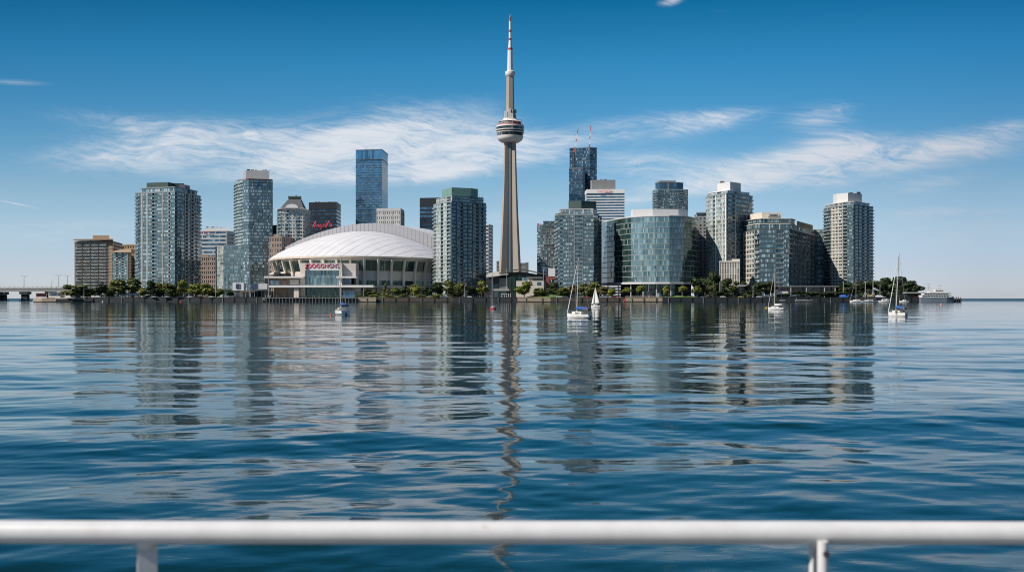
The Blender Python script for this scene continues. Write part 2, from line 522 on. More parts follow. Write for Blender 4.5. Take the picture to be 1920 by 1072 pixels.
G_blued = glass("deep_blue_glazing", (0.018, 0.048, 0.090), (0.06, 0.13, 0.20), 0.2, 3.0, (0.02, 0.05, 0.08), 0.10, 2.0, 0.05, 0.02, (0.5, 0.8, 1.0))
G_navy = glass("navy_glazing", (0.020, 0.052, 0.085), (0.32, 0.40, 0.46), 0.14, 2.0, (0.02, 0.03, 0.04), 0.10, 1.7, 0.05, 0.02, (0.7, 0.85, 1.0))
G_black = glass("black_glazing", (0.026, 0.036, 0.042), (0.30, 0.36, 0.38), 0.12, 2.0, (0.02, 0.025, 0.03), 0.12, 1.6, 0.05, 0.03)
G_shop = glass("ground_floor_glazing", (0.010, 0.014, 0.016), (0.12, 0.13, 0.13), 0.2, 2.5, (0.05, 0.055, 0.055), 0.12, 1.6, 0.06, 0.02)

M_spt = plain("teal_spandrel", (0.055, 0.085, 0.096), 0.3)
M_spp = plain("sunlit_face_spandrel", (0.36, 0.38, 0.37), 0.4)  # goes with the sun-side glazing, lightened for the lit faces
M_spg = plain("green_spandrel", (0.11, 0.145, 0.14), 0.3)
SPAN = {G_teal: M_spt, G_dkteal: M_spt, G_sunlit: M_spp, G_green: M_spg, G_dkgreen: M_spt}
# ------------------------------------------------------------------ building generator
def parse(bays):
    out = []
    for t in bays.split():
        out.append((t[0], float(t[1:] or 1)))
    return out

def outset(poly, d):
    n = len(poly)
    P = []
    for i in range(n):
        a, b, c = Vector(poly[i - 1]), Vector(poly[i]), Vector(poly[(i + 1) % n])
        e1, e2 = (b - a).normalized(), (c - b).normalized()
        n1, n2 = Vector((e1.y, -e1.x)), Vector((e2.y, -e2.x))
        mv = (n1 + n2)
        mv = mv / max(0.35, 1 + n1.dot(n2))
        P.append((b.x + mv.x * d, b.y + mv.y * d))
    return P

def footprint(chain, depth):
    P = [(at(p, D), D) for p, D in chain]
    yb = max(D for _, D in chain) + depth
    xr, xl = P[-1][0], P[0][0]
    if xr < 0: xr *= yb / P[-1][1]      # flank walls kept square to the street grid or splayed, so no blank flank shows
    if xl > 0: xl *= yb / P[0][1]
    return P + [(xr, yb), (xl, yb)]

def section(root, chain, depth, z0, z1, n, edges, glassm, slabm=None, wallm=None, slab_t=0.35, slab_o=0.25, sp=0.36, spm=None, pierm=None, roofm=None, parapet=1.1, rail=True, gs=0.30):
    """n storeys between z0 and z1; edges: one bay string (or (string, glazing)) per front edge.
    g glazing, l glazing over a spandrel, b recessed balcony, o projecting balcony, p pier, w window in wall, s solid"""
    slabm = slabm or M_slab; wallm = wallm or M_conc; pierm = pierm or wallm; spm = spm or wallm
    poly = footprint(chain, depth)
    h = (z1 - z0) / n
    ne = len(poly)
    bands, walls, spans = {}, MB(), {}
    balc = []
    u = 0.0
    for i in range(ne):
        a, b = Vector(poly[i]), Vector(poly[(i + 1) % ne])
        ed = edges[i] if i < len(edges) else "s1"
        gm = glassm
        if isinstance(ed, tuple): ed, gm = ed
        g = bands.setdefault(gm, MB())
        bl = parse(ed)
        tot = sum(x for _, x in bl)
        L = (b - a).length
        d = (b - a) / L
        nv = Vector((d.y, -d.x))
        s = 0.0
        for t, wd in bl:
            p, q = a + d * (s / tot * L), a + d * ((s + wd) / tot * L)
            wl = (q - p).length
            s += wd
            if t == 'g':
                zs = slab_t + gs * h if gm in SPAN else slab_t
                g.wall(p, q, zs, h, 0, u)
                if zs > slab_t: spans.setdefault(SPAN[gm], MB()).wall(p, q, slab_t, zs, 0, u)
            elif t == 'l':
                g.wall(p, q, slab_t + sp * h, h, 0, u)
                pp, qq = p + nv * .06, q + nv * .06
                walls.wall(pp, qq, slab_t, slab_t + sp * h, 1)
                walls.face([(pp.x, pp.y, slab_t + sp * h), (qq.x, qq.y, slab_t + sp * h), (q.x, q.y, slab_t + sp * h), (p.x, p.y, slab_t + sp * h)], 1)
            elif t == 's':
                walls.wall(p, q, slab_t, h, 0)
            elif t == 'p':
                k = MB()
                o = nv * .35
                k.prism([tuple(p + o), tuple(q + o), tuple(q - nv * .3), tuple(p - nv * .3)], z0, z1, 0)
                k.build("pier", pierm, root)
                continue
            elif t == 'w':
                m = min(.28 * wl, .9)
                r = nv * -.35
                zb, ztp = slab_t + .28 * (h - slab_t), h - .10 * h
                p1, q1 = p + d * m, q - d * m
                walls.wall(p, p1, slab_t, h, 0); walls.wall(q1, q, slab_t, h, 0)
                walls.wall(p1, q1, slab_t, zb, 0); walls.wall(p1, q1, ztp, h, 0)
                g.wall(p1 + r, q1 + r, zb, ztp, 0, u)
                for x0, x1 in ((p1, p1 + r), (q1 + r, q1)):
                    walls.wall(x0, x1, zb, ztp, 0)
                walls.face([(p1.x, p1.y, zb), (q1.x, q1.y, zb), ((q1 + r).x, (q1 + r).y, zb), ((p1 + r).x, (p1 + r).y, zb)], 0)
            elif t == 'b':
                r = nv * -1.7
                g.wall(p + r, q + r, slab_t, h, 0, u)
                walls.wall(p, p + r, slab_t, h, 0); walls.wall(q + r, q, slab_t, h, 0)
                k = MB()
                k.prism([tuple(p + nv * .1), tuple(q + nv * .1), tuple(q), tuple(p)], slab_t + .02, slab_t + 1.1, 0)
                k.prism([tuple(p + nv * .16), tuple(q + nv * .16), tuple(q - nv * .05), tuple(p - nv * .05)], slab_t + 1.1, slab_t + 1.2, 1)
                balc.append(k)
            elif t == 'o':
                g.wall(p, q, slab_t, h, 0, u)
                e = nv * 1.7
                k = MB()
                p2, q2 = p + d * .15, q - d * .15
                k.prism([tuple(p2 + e), tuple(q2 + e), tuple(q2 + nv * (slab_o + .02)), tuple(p2 + nv * (slab_o + .02))], .04, .32, 1)
                if rail:
                    k.prism([tuple(p2 + e), tuple(q2 + e), tuple(q2 + e - nv * .1), tuple(p2 + e - nv * .1)], .32, 1.4, 0)
                    k.prism([tuple(p2 + e - nv * .1), tuple(p2 + e - nv * .1 + d * .1), tuple(p2 + d * .1 + nv * .3), tuple(p2 + nv * .3)], .32, 1.4, 0)
                    k.prism([tuple(q2 + e - nv * .1 - d * .1), tuple(q2 + e - nv * .1), tuple(q2 + nv * .3), tuple(q2 - d * .1 + nv * .3)], .32, 1.4, 0)
                balc.append(k)
            u += wl
    R = tuple(root.location)
    org = (R[0], R[1], 0)
    bm = {k: v.mesh("glass_band", k, org) for k, v in bands.items() if v.f}
    sp_ = {k: v.mesh("spandrel", k, org) for k, v in spans.items()}
    wm = walls.mesh("wall_band", [wallm, spm], org) if walls.f else None
    sl_ = MB()
    sl_.prism(outset(poly, slab_o), 0, slab_t)
    sm = sl_.mesh("floor_slab", slabm, org)
    km = [k.mesh("balcony", [M_rail, slabm], org) for k in balc]
    for i in range(n):
        z = z0 + i * h - R[2]
        for me in bm.values(): link("glass_band", me, root, (0, 0, z))
        for me in sp_.values(): link("spandrel", me, root, (0, 0, z))
        if wm: link("wall_band", wm, root, (0, 0, z))
        link("floor_slab", sm, root, (0, 0, z))
        for me in km: link("balcony", me, root, (0, 0, z))
    k = MB()
    k.prism(outset(poly, slab_o + .15), z1, z1 + .5, 0)
    if parapet:
        Po, Pi = outset(poly, slab_o), outset(poly, slab_o - .4)
        for i in range(ne):
            j = (i + 1) % ne
            k.prism([Po[i], Po[j], Pi[j], Pi[i]], z1 + .5, z1 + .5 + parapet, 0)
    k.build("roof", roofm or slabm, root)
    return poly

def block(root, name, chain, depth, z0, z1, m, **kw):
    k = MB()
    k.prism(footprint(chain, depth), z0, z1)
    return k.build(name, m, root, **kw)

def roof_bits(root, px0, px1, D, z, n, seed, m=None):
    r = random.Random(seed)
    tops = [c for c in root.children if c.name.split('.')[0] in ('penthouse', 'crown_band', 'roof')]
    host, org = (tops[-1] if tops else root), tuple(root.location)
    for i in range(n):
        k = MB()
        x = at(px0 + (px1 - px0) * (i + .5 + r.uniform(-.3, .3)) / n, D)
        if r.random() < .35:
            k.tube((x, D, z - .05), (x, D, z + r.uniform(3, 6)), .18, .1, 5)
            k.build("mast", M_steel, host, org)
        else:
            k.box(x, D, z - .05, r.uniform(1.5, 4), 3, r.uniform(1, 2.6))
            k.build("roof_vent", r.choice([M_grey, M_steel, M_dark]), host, org)

def new(name, label, cat, px, D, group=None):
    return thing(name, label, cat, (at(px, D), D, GZ), 0, group)

Z = zt
# --- tan slab apartment block at the far left
r = new("apartment_block", "tan brick slab block with dark balcony rows and square rooftop box, leftmost building", "building", 185, 1240)
section(r, [(140, 1242), (202, 1234), (211, 1233), (229, 1292)], 14, GZ, Z(455, 1240), 17,
        ["p.18 o1.4 p.2 o1.4 p.2 o1.4 p.2 o1.4 p.12", "s1", "w1 w1 w1 w1 w1"], G_black, M_tan, M_tan, slab_t=.45, slab_o=.35)
block(r, "roof_overhang", [(137, 1236), (212, 1228)], 20, Z(453, 1240) + 1.5, Z(453, 1240) + 2.7, M_tan)
block(r, "penthouse", [(174, 1248), (205, 1246)], 16, Z(453, 1240) + 2.75, Z(441, 1246), M_tan)
block(r, "penthouse", [(156, 1248), (173.9, 1248)], 16, Z(453, 1240) + 2.75, Z(450.5, 1246), M_grey)
# --- small glass block with tan gable
r = new("glass_apartment_block", "small blue-glass block with tan gabled top, between tan slab and tall left condo tower", "building", 230, 1222)
section(r, [(210, 1226), (240, 1220), (246, 1221)], 18, GZ, Z(474, 1220), 16, ["p.1 g1 b.6 g1 b.6 g1 p.15", "s1"], G_teal, M_slab, M_tan, parapet=0)
k = MB()
a, b_ = at(209, 1220), at(247, 1220)
z = Z(474, 1220) + .55
k.loft([[(a, 1219, z), (b_, 1219, z), (b_, 1240, z), (a, 1240, z)], [(a + 4, 1223, z + 2.4), (b_ - 2, 1223, z + 2.4), (b_ - 2, 1238, z + 2.4), (a + 4, 1238, z + 2.4)], [(a + 10, 1228, z + 4.2), (b_ - 3, 1228, z + 4.2), (b_ - 3, 1234, z + 4.2), (a + 10, 1234, z + 4.2)]])
k.build("gable_roof", M_tan, r)
r = new("brick_apartment_block", "tan brick block with stepped roof peeking behind the small glass block", "building", 246, 1262)
section(r, [(229, 1262), (257, 1258)], 18, GZ, Z(461, 1260), 16, ["w1 w1 w1 w1 w1 w1"], G_black, M_tan, M_tan, slab_o=.1)
block(r, "penthouse", [(238, 1264), (251, 1263)], 10, Z(461, 1260) + 1.6, Z(457.5, 1260), M_tan)
# --- tall left condo
r = new("condo_tower", "tall blue-glass condo tower with dark green rooftop box, left of the white dome", "building", 315, 1215)
section(r, [(254, 1196), (328, 1178), (340, 1188), (376, 1236)], 8, GZ, Z(362.5, 1190), 28,
        ["o.9 g.5 p.3 g.9 p.3 g1.0 b1.1 g1.2 p.18 g1.2 p.12 b.35 g1.1", "b.5 g1", "g1 p.3 b.7 g.8 p.2 b.8 g.7 p.2 o1.3"], G_teal, M_slab, M_conc, slab_t=.4, pierm=M_conc)
section(r, [(265, 1204), (327, 1188), (338, 1197), (369, 1236)], 7, Z(362.5, 1190) + .6, Z(352, 1190), 1,
        ["p.2 g1 p.2 g1.6 p.3 g1 p.3 g1 p.2", "g1", "g1 b.5 g1"], G_teal, M_slab, M_conc, slab_t=.4, slab_o=.8, parapet=.6)
block(r, "penthouse", [(275, 1210), (315, 1202), (326, 1214), (345, 1216)], 18, Z(352, 1190) + 1.5, Z(341.5, 1202), M_dkgreen)
block(r, "penthouse", [(336, 1212), (347, 1214), (356, 1226)], 12, Z(352, 1190) - 6, Z(346, 1212), M_grey)
# --- white banded office
r = new("office_block", "mid-rise office with white and dark window bands and red roof sign, behind tall left condo", "building", 408, 1568)
section(r, [(374, 1565), (425, 1553), (440, 1586)], 18, GZ, Z(434, 1558), 17, ["p.15 l1 l1 l1 l1 p.1", "l1 l1"], G_navy, M_ltgrey, M_ltgrey, sp=.34, slab_t=.5, slab_o=.15, parapet=.5)
block(r, "penthouse", [(385, 1565), (430, 1562)], 14, Z(434, 1558) + .5, Z(427, 1563), M_pink)
roof_bits(r, 386, 428, 1570, Z(427, 1563), 5, 3)
k = MB()
for i, x in enumerate((378, 381, 384, 387, 390, 392.5)):
    k.box(at(x, 1553), 1561.5 - (x - 374) * .235 - .9, Z(435.8, 1556), 1.7, .4, 1.2 + .5 * (i % 2))
k.build("roof_sign", M_red, r)
# --- brown brick low block
r = new("brick_office_block", "brown brick low block with rows of small windows beside tall left condo", "building", 390, 1315)
section(r, [(374, 1317), (404, 1311)], 20, GZ, Z(486, 1368), 9, ["w1 w1 w1 w1 w1 w1 w1 w1"], G_black, M_brown, M_brown, slab_o=.12)
block(r, "penthouse", [(377, 1321), (390, 1320)], 8, Z(486, 1368) + 1.6, Z(480, 1370), M_brown)
# --- low glass cube
r = new("glass_cube_building", "low pale-green glass block with plain flat top in front of the curved glass tower", "building", 430, 1190)
section(r, [(404, 1204), (419, 1180), (456, 1179)], 30, GZ, Z(461.5, 1181), 13, [("g1", G_sunlit), ("g1", G_green)], G_green, M_slab, M_conc, slab_t=.3, slab_o=.08, parapet=.3, gs=.2)
# --- curved corner glass tower
r = new("glass_tower", "tall glass tower with rounded corner and light grey rooftop box, left of mansard-roofed tower", "building", 476, 1500)
section(r, [(440, 1533), (441, 1512), (446, 1494), (455, 1482), (466, 1478), (511, 1488)], 24, GZ, Z(338, 1484), 36,
        [("o1", G_sunlit), ("o1", G_sunlit), ("o1", G_sunlit), ("g1", G_teal), ("g1", G_teal), "g4 p.06 g3 p.06 g4 b.7"], G_teal, M_slab, M_conc, slab_t=.28, slab_o=.12, parapet=.2, gs=.22)
block(r, "roof_trim", [(440, 1528), (446, 1492), (466, 1475), (511, 1486)], 26, Z(338, 1484) + .75, Z(338, 1484) + 1.5, M_dkred)
block(r, "penthouse", [(456, 1509), (461, 1500), (505, 1502)], 18, Z(338, 1484) + 1.55, Z(320, 1502), M_ltgrey)
block(r, "roof_deck", [(441, 1540), (446, 1497), (466, 1483), (510, 1492)], 24, Z(338, 1484) + 1.51, Z(338, 1484) + 1.6, M_grey)
roof_bits(r, 462, 503, 1507, Z(320, 1502), 6, 5)
# --- dark blocks in the gap
r = new("dark_office_block", "thin dark slab peeking between curved glass tower and mansard-roofed tower", "building", 515, 1560)
section(r, [(508, 1562), (519, 1558)], 20, GZ, Z(424, 1560), 14, ["l1 l1 l1"], G_navy, M_black, M_black, slab_o=.1)
r = new("brick_warehouse", "dark brown building with uneven roof left of the dome's edge", "building", 525, 1450)
section(r, [(505, 1452), (528, 1446), (548, 1462)], 25, GZ, Z(446, 1450), 11, ["w1 w1 w1 w1 w1", "w1 w1 w1"], G_black, M_brown, M_brown, slab_o=.12)
block(r, "penthouse", [(513, 1455), (524, 1453)], 10, Z(446, 1450) + 1.6, Z(439, 1452), M_brown)
r = new("low_glass_block", "low grey-green glass building tucked beside the dome's left edge", "building", 518, 1535)
section(r, [(500, 1535), (526, 1530)], 20, GZ, Z(473, 1532), 9, ["p.1 g1 g1 p.1"], G_dkteal, M_slab, M_grey, slab_o=.15)
# --- mansard tower
r = new("mansard_tower", "stone tower with steep slate mansard roof and white balconies", "building", 552, 1490)
section(r, [(520, 1482), (529, 1475), (568, 1472), (583, 1525)], 18, GZ, Z(394, 1476), 25, ["o1", "w.8 o1.2 w.8 w.8 o1.2 w.8", "o1 w1 o1 w1 o1"], G_dkteal, M_conc, M_conc, slab_t=.5)
block(r, "cornice", [(518, 1478), (529, 1470), (570, 1467), (582, 1512)], 22, Z(394, 1476) + 1.7, Z(391, 1476), M_pink)
k = MB()
z0, z1, z2 = Z(391, 1476) + .05, Z(372, 1490), Z(371.5, 1490)
P0 = [(at(526, 1476), 1474), (at(569, 1474), 1474), (at(576, 1512), 1512), (at(531, 1512), 1512)]
P1 = [(at(542, 1486), 1486), (at(563, 1486), 1486), (at(565, 1500), 1500), (at(544, 1500), 1500)]
k.loft([[(x, y, z0) for x, y in P0], [(x, y, z1) for x, y in P1]])
k.build("mansard_roof", M_slate, r)
block(r, "roof_cap", [(540, 1484), (565, 1484)], 17, z1 + .05, Z(368, 1486), M_dkgreen)
k = MB(); k.tube((at(555, 1490), 1490, Z(368, 1486)), (at(555, 1490), 1490, Z(365, 1486)), 1.2, .5, 8); k.build("roof_vent", M_dkgreen, r)
k = MB()
c = at(548, 1470)
k.loft([[(c + 9 * math.cos(t) * s, y, Z(391, 1476) + 5.5 * math.sin(t) * s + .1) for t in np.linspace(0, PI, 9)] for s, y in ((1, 1466.5), (1, 1474))])
k.build("dormer", M_pink, r)
# --- dark office
r = new("dark_office_tower", "charcoal office tower with blank dark top band behind the red script sign", "building", 608, 1650)
section(r, [(579, 1650), (631, 1640), (639, 1690)], 20, GZ, Z(393, 1645), 24, [("l1 l1 l1 l1", G_blued), ("l1 l1", G_teal)], G_blued, M_black, M_black, sp=.5, slab_t=.4, slab_o=.1, parapet=0)
block(r, "crown_band", [(579, 1649.5), (631, 1639.5), (639, 1689.5)], 21, Z(393, 1645) + .5, Z(379, 1645), M_black)
roof_bits(r, 590, 628, 1655, Z(379, 1645), 6, 8, M_grey)
# --- red script sign above the dome's edge
r = thing("script_sign", "large red handwriting-style sign on dark tower above the dome's left shoulder", "sign", (at(604, 1600), 1600, Z(430, 1600)))
def stroke(pts, name, wd=1.5, m=None):
    k = MB()
    for (x0, y0), (x1, y1) in zip(pts[:-1], pts[1:]):
        k.tube((at(x0, 1600), 1600, Z(y0, 1600)), (at(x1, 1600), 1600, Z(y1, 1600)), wd, wd, 6)
    k.build(name, M_redsign, r)
M_redsign = plain("red_sign_face", (0.70, 0.05, 0.09), 0.4)
stroke([(586.5, 426), (589, 421), (592.5, 414.5), (591, 424), (590, 427)], "letter", .8)
stroke([(588, 422.5), (592, 422)], "letter", .55)
stroke([(594, 425.5), (595.5, 421.5), (598, 422), (597.5, 425.5), (599.5, 425)], "letter", .6)
stroke([(603, 421), (600, 422), (600, 425.5), (603, 425), (604, 421), (602, 429), (600, 429.5)], "letter", .7)
stroke([(606, 423.5), (609, 421), (606.5, 421), (605.5, 425), (608.5, 425.5)], "letter", .6)
stroke([(617.5, 414.2), (614, 421), (611.5, 426), (609.5, 425)], "letter", .85)
stroke([(612, 418), (611, 424), (613, 426)], "letter", .6)
stroke([(617, 420.5), (621, 419.8), (622.5, 422), (620.5, 424.5), (618, 424.5)], "letter", .7)
k = MB(); k.box(at(604, 1601), 1601.2, Z(427.2, 1601), 34, .5, .5); k.box(at(604, 1601), 1601.2, Z(421, 1601), 34, .4, .4)
for x in (588, 598, 608, 618): k.box(at(x, 1601), 1601.8, Z(432, 1601), .5, .5, 9)
k.build("sign_frame", M_dark, r)
# --- blue tower
r = new("blue_tower", "tall bright-blue glass office tower with thin floor lines, behind the dome", "building", 697, 1710)
section(r, [(667, 1700), (716, 1692), (727, 1748)], 26, GZ, Z(300, 1696), 56, ["l1 l1 l1 l1", ("l1 l1", G_blued)], G_blued, M_slabd, M_grey, sp=.45, slab_t=.5, slab_o=.08,
        spm=G_blue, parapet=0)
section(r, [(667, 1699.6), (716, 1691.6), (727, 1747.6)], 27, Z(300, 1696) + .55, Z(281.5, 1696), 1, ["g1", "g1"], G_blue, M_slabd, M_grey, slab_t=.6, parapet=.4)
roof_bits(r, 676, 716, 1710, Z(281, 1696) + .8, 5, 6)
# --- grey concrete grid block
r = new("concrete_grid_block", "low grey concrete gridded block standing in front of the blue tower's foot", "building", 732, 1505)
section(r, [(706, 1502), (751, 1496), (758, 1535)], 18, GZ, Z(396, 1498), 18, ["p.12 w1 w1 w1 w1 p.1 w1 w1 w1 w1 p.1 w1 w1 w1 w1 p.12", "p.1 w1 p.1 w1 p.1"], G_dkteal, M_conc, M_conc, slab_t=.7, slab_o=.2, parapet=0)
block(r, "crown_band", [(706, 1501.5), (751, 1495.5), (758, 1534.5)], 19, Z(396, 1498) + .5, Z(390.5, 1498), M_conc)
# --- dark slab right of dome
r = new("navy_tower", "flat-topped near-black tower partly hidden by the pale green-topped condo", "building", 804, 1608)
section(r, [(787, 1606), (826, 1600)], 24, GZ, Z(388, 1604), 22, ["l1 l1 l1"], G_blued, M_black, M_black, sp=.4, slab_t=.4, slab_o=.08, parapet=0)
block(r, "crown_band", [(787, 1605.6), (826, 1599.6)], 25, Z(388, 1604) + .5, Z(371, 1604), M_black)
# --- condo with verdigris rooftop
r = new("condo_tower", "pale-sided condo tower with light green rooftop box, immediately left of the needle tower", "building", 862, 1215)
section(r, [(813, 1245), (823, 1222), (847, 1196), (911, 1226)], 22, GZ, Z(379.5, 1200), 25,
        [("o.8 g1", G_sunlit), ("g.5 p.12 b.4 g.9 b.9 p.25", G_sunlit), "g.8 p.16 b1.1 p.12 g.8 p.12 g.8 p.12 b1 p.14 b.9 o.5"], G_dkteal, M_slab, M_slab, slab_t=.45, pierm=M_spt)
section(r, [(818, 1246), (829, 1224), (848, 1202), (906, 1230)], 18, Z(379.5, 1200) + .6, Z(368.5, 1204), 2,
        [("g1 p.3 g1", G_sunlit), ("g1 p.2 b1 p.3", G_sunlit), "g1.2 p.15 g1 p.15 b1 g1"], G_teal, M_slab, M_white, slab_t=.5, parapet=.6, pierm=M_conc)
block(r, "penthouse", [(829, 1236), (847, 1208), (883, 1216), (896, 1226)], 16, Z(368.5, 1204) + 1, Z(352.5, 1214), M_green)
roof_bits(r, 898, 907, 1234, Z(368.5, 1204) + 1.5, 2, 4)
r = new("striped_office_block", "narrow dark-and-white banded office behind the pale green-topped condo", "building", 917, 1420)
section(r, [(905, 1424), (916, 1420), (924, 1440)], 22, GZ, Z(423, 1422), 20, ["l1 l1", "l1 l1"], G_navy, M_conc, M_conc, sp=.4, slab_t=.5, slab_o=.4)
# --- right of the needle
r = new("teal_office_tower", "narrow dark teal tower with a small red rooftop block, right of the needle tower", "building", 1025, 1290)
section(r, [(1007, 1292), (1016, 1287), (1044, 1288)], 24, GZ, Z(424, 1290), 23, ["g1", "l1 p.06 l1 l1"], G_dkteal, M_slabd, M_grey, sp=.2, slab_t=.35, slab_o=.12)
section(r, [(1019, 1296), (1044, 1296)], 14, Z(424, 1290) + .6, Z(415.5, 1294), 2, ["g1 g1"], G_dkteal, M_slabd, M_grey, parapet=.4)
block(r, "roof_block", [(1007.5, 1294), (1011, 1294)], 4, Z(424, 1290) + .5, Z(419, 1294), M_red)
block(r, "roof_block", [(1013, 1294), (1015, 1294)], 4, Z(424, 1290) + .5, Z(419.5, 1294), M_grey)
r = new("condo_tower", "grey-teal condo tower with a dark green rooftop box beside the curved glass building", "building", 1084, 1225)
section(r, [(1041, 1222), (1046, 1216), (1113, 1212), (1121, 1222), (1128, 1258)], 20, GZ, Z(403.5, 1214), 21,
        ["o1", "g.5 b.8 g1.4 p.1 g1.3 p.14 b1 b.9 p.1 g1.2 p.1 g1.3", "g1", ("b1 g.6 b1", G_black)], G_teal, M_slab, M_grey, slab_t=.4, pierm=M_slab)
section(r, [(1050, 1224), (1112, 1218), (1119, 1230)], 20, Z(403.5, 1214) + .6, Z(392.5, 1218), 2,
        ["p.2 g1 p.2 g1.6 p.25 g1 p.2", "g1"], G_teal, M_conc, M_grey, slab_t=.5, pierm=M_conc, parapet=.5)
block(r, "penthouse", [(1066, 1230), (1090, 1224), (1118, 1234)], 14, Z(392.5, 1218) + 1, Z(376.5, 1226), M_dkgreen)
roof_bits(r, 1042, 1050, 1222, Z(403, 1214) + 1, 2, 12)
# --- dark tower under construction with cranes
r = new("dark_glass_tower", "tallest near-black glass tower carrying two cranes, right of the needle tower", "building", 1094, 1920)
section(r, [(1068, 1925), (1106, 1915), (1119, 1918)], 30, GZ, Z(277.5, 1916), 46, ["l1 l1 p.02 l1", "l1"], G_navy, M_slabd, M_black, spm=G_blued, sp=.3, slab_t=.5, slab_o=.08, parapet=.4)
section(r, [(1067, 1880), (1097, 1876)], 34, GZ, Z(317, 1878), 40, ["l1 l1 l1"], G_navy, M_slabd, M_black, spm=G_blued, sp=.3, slab_t=.5, slab_o=.08, parapet=2)
r1 = thing("tower_crane", "slanting red and white crane jib on the dark tower's left shoulder", "crane", (at(1078, 1900), 1900, Z(317, 1878) + 2.5), 0, "rooftop cranes")
def crane(r, x0, y0, x1, y1, D, wd, mastto=None):
    n = 8
    for i in range(n):
        k = MB()
        f0, f1 = i / n, (i + 1) / n
        p0 = Vector((at(x0 + (x1 - x0) * f0, D), D, Z(y0 + (y1 - y0) * f0, D)))
        p1 = Vector((at(x0 + (x1 - x0) * f1, D), D, Z(y0 + (y1 - y0) * f1, D)))
        k.tube(p0, p1, wd * (1 - .4 * f0), wd * (1 - .4 * f1), 4)
        k.build("jib_section", M_crane if i % 3 == 0 or i == n - 1 else M_white, r)
    if mastto:
        k = MB(); k.tube((at(x0, D), D, Z(mastto, D)), (at(x0, D), D, Z(y0 + 1.5, D)), wd * .9, wd * .9, 4); k.build("mast", M_dark, r)
    k = MB(); k.box(at(x0, D), D, Z(y0 + 5, D), wd * 3.4, 3, 5); k.build("cab", M_crane, r)
M_crane = plain("crane_red", (0.42, 0.12, 0.08), 0.5)
crane(r1, 1077.5, 281, 1084, 241, 1886, 1.5, 316)
r1 = thing("tower_crane", "upright red and white crane jib on top of dark tower, nearer its right edge", "crane", (at(1105, 1935), 1935, Z(277, 1916)), 0, "rooftop cranes")
crane(r1, 1105, 276, 1107.5, 236.5, 1935, 1.35)
# --- white banded office with red letters
r = new("banded_office_tower", "white office with dark blue window stripes, grey rooftop box and red lettering", "building", 1136, 1610)
section(r, [(1097, 1640), (1100, 1602), (1171, 1598)], 24, GZ, Z(363, 1600), 38, [("l1", G_navy), "l1 l1 l1 l1"], G_blued, M_white, M_white, sp=.30, slab_t=.45, slab_o=.1, parapet=0)
block(r, "sign_band", [(1096.5, 1640), (1099.5, 1601.4), (1171.2, 1597.4)], 25, Z(363, 1600) + .5, Z(355, 1600), M_white)
block(r, "penthouse", [(1107, 1615), (1110, 1606), (1154, 1604)], 16, Z(355, 1600), Z(337.5, 1606), M_grey)
roof_bits(r, 1126, 1136, 1610, Z(337.5, 1606), 2, 21)
TEXTS = []
TEXTS.append((r, "CAATHOSI", at(1119.5, 1600), 1597.6, Z(361.8, 1600), 21.5, 4.2, "sign_lettering", M_redsign))
# --- stepped tower behind the curved building
r = new("stepped_tower", "mid-height blue-grey glass tower with stepped top behind the curved glass building", "building", 1258, 1500)
section(r, [(1224, 1506), (1233, 1492), (1290, 1498)], 22, GZ, Z(357, 1496), 40, ["o1", "b.5 g1 g1.6 p.06 g1 b.8 g1"], G_dkteal, M_slab, M_grey, slab_t=.35, slab_o=.15)
section(r, [(1229, 1508), (1236, 1498), (1270, 1500), (1281, 1506)], 14, Z(357, 1496) + .6, Z(343, 1500), 2, ["g1", "g1 p.1 g1", "g1"], G_blued, M_slabd, M_grey, slab_t=.5, parapet=.4)
block(r, "penthouse", [(1231, 1510), (1237, 1502), (1267, 1503)], 10, Z(343, 1500) + .95, Z(339, 1504), M_grey)
r = new("grey_grid_tower", "narrow grey tower with punched dark windows and small orange rooftop, left of white-topped condo", "building", 1313, 1330)
section(r, [(1302, 1332), (1326, 1326)], 22, GZ, Z(408, 1330), 24, ["p.3 w1 p.2 w1 p.2 w1 p.3"], G_black, M_grey, M_grey, slab_t=.4, slab_o=.15)
section(r, [(1307, 1336), (1326, 1334)], 12, Z(408, 1330) + .6, Z(400, 1334), 1, ["g1"], G_navy, M_grey, M_grey, slab_o=1.0)
block(r, "roof_block", [(1302, 1334), (1306, 1334)], 8, Z(408, 1330) + .6, Z(402.5, 1334), M_tan)
# --- curved glass building on columns
r = new("curved_glass_building", "broad curved green-glass building raised on columns with white rim", "building", 1220, 1215)
ch = [(1128, 1312), (1138, 1281), (1152, 1253), (1168, 1230), (1183, 1215), (1204, 1205), (1228, 1199), (1255, 1197), (1280, 1203), (1297, 1222), (1311, 1262)]
zb, ztop = Z(529, 1200), Z(406.5, 1200)
section(r, ch, 18, zb, ztop, 12, [("g1", G_green), ("g1", G_dkgreen), ("g1", G_dkgreen), ("g1", G_dkgreen), "g1", "g1", "g1", "g1", ("g1", G_dkgreen), ("g1", G_dkgreen)], G_green, M_slab, M_conc, slab_t=.7, slab_o=.25, parapet=0, gs=0)  # left facets get darker glass to paint in a neighbour's dark reflection
k = MB(); k.prism(outset(footprint(ch, 18), .5), ztop + .55, ztop + 1.5); k.build("cornice", M_pink, r)
k = MB(); k.prism(outset(footprint(ch, 18), 1.4), zb - 1.9, zb - .1); k.build("rim_beam", M_pink, r)
block(r, "penthouse", [(1183, 1235), (1187, 1226), (1224, 1220), (1272, 1224), (1290, 1238)], 20, ztop + 1.55, Z(392, 1222), M_pink)
roof_bits(r, 1184, 1290, 1236, Z(392, 1222), 5, 31)
section(r, [(1164, 1262), (1205, 1226), (1265, 1222), (1296, 1258)], 10, GZ, zb - 1.95, 2, ["g1", "g1", "g1"], G_dkgreen, M_slabd, M_grey, parapet=0, slab_o=.02)
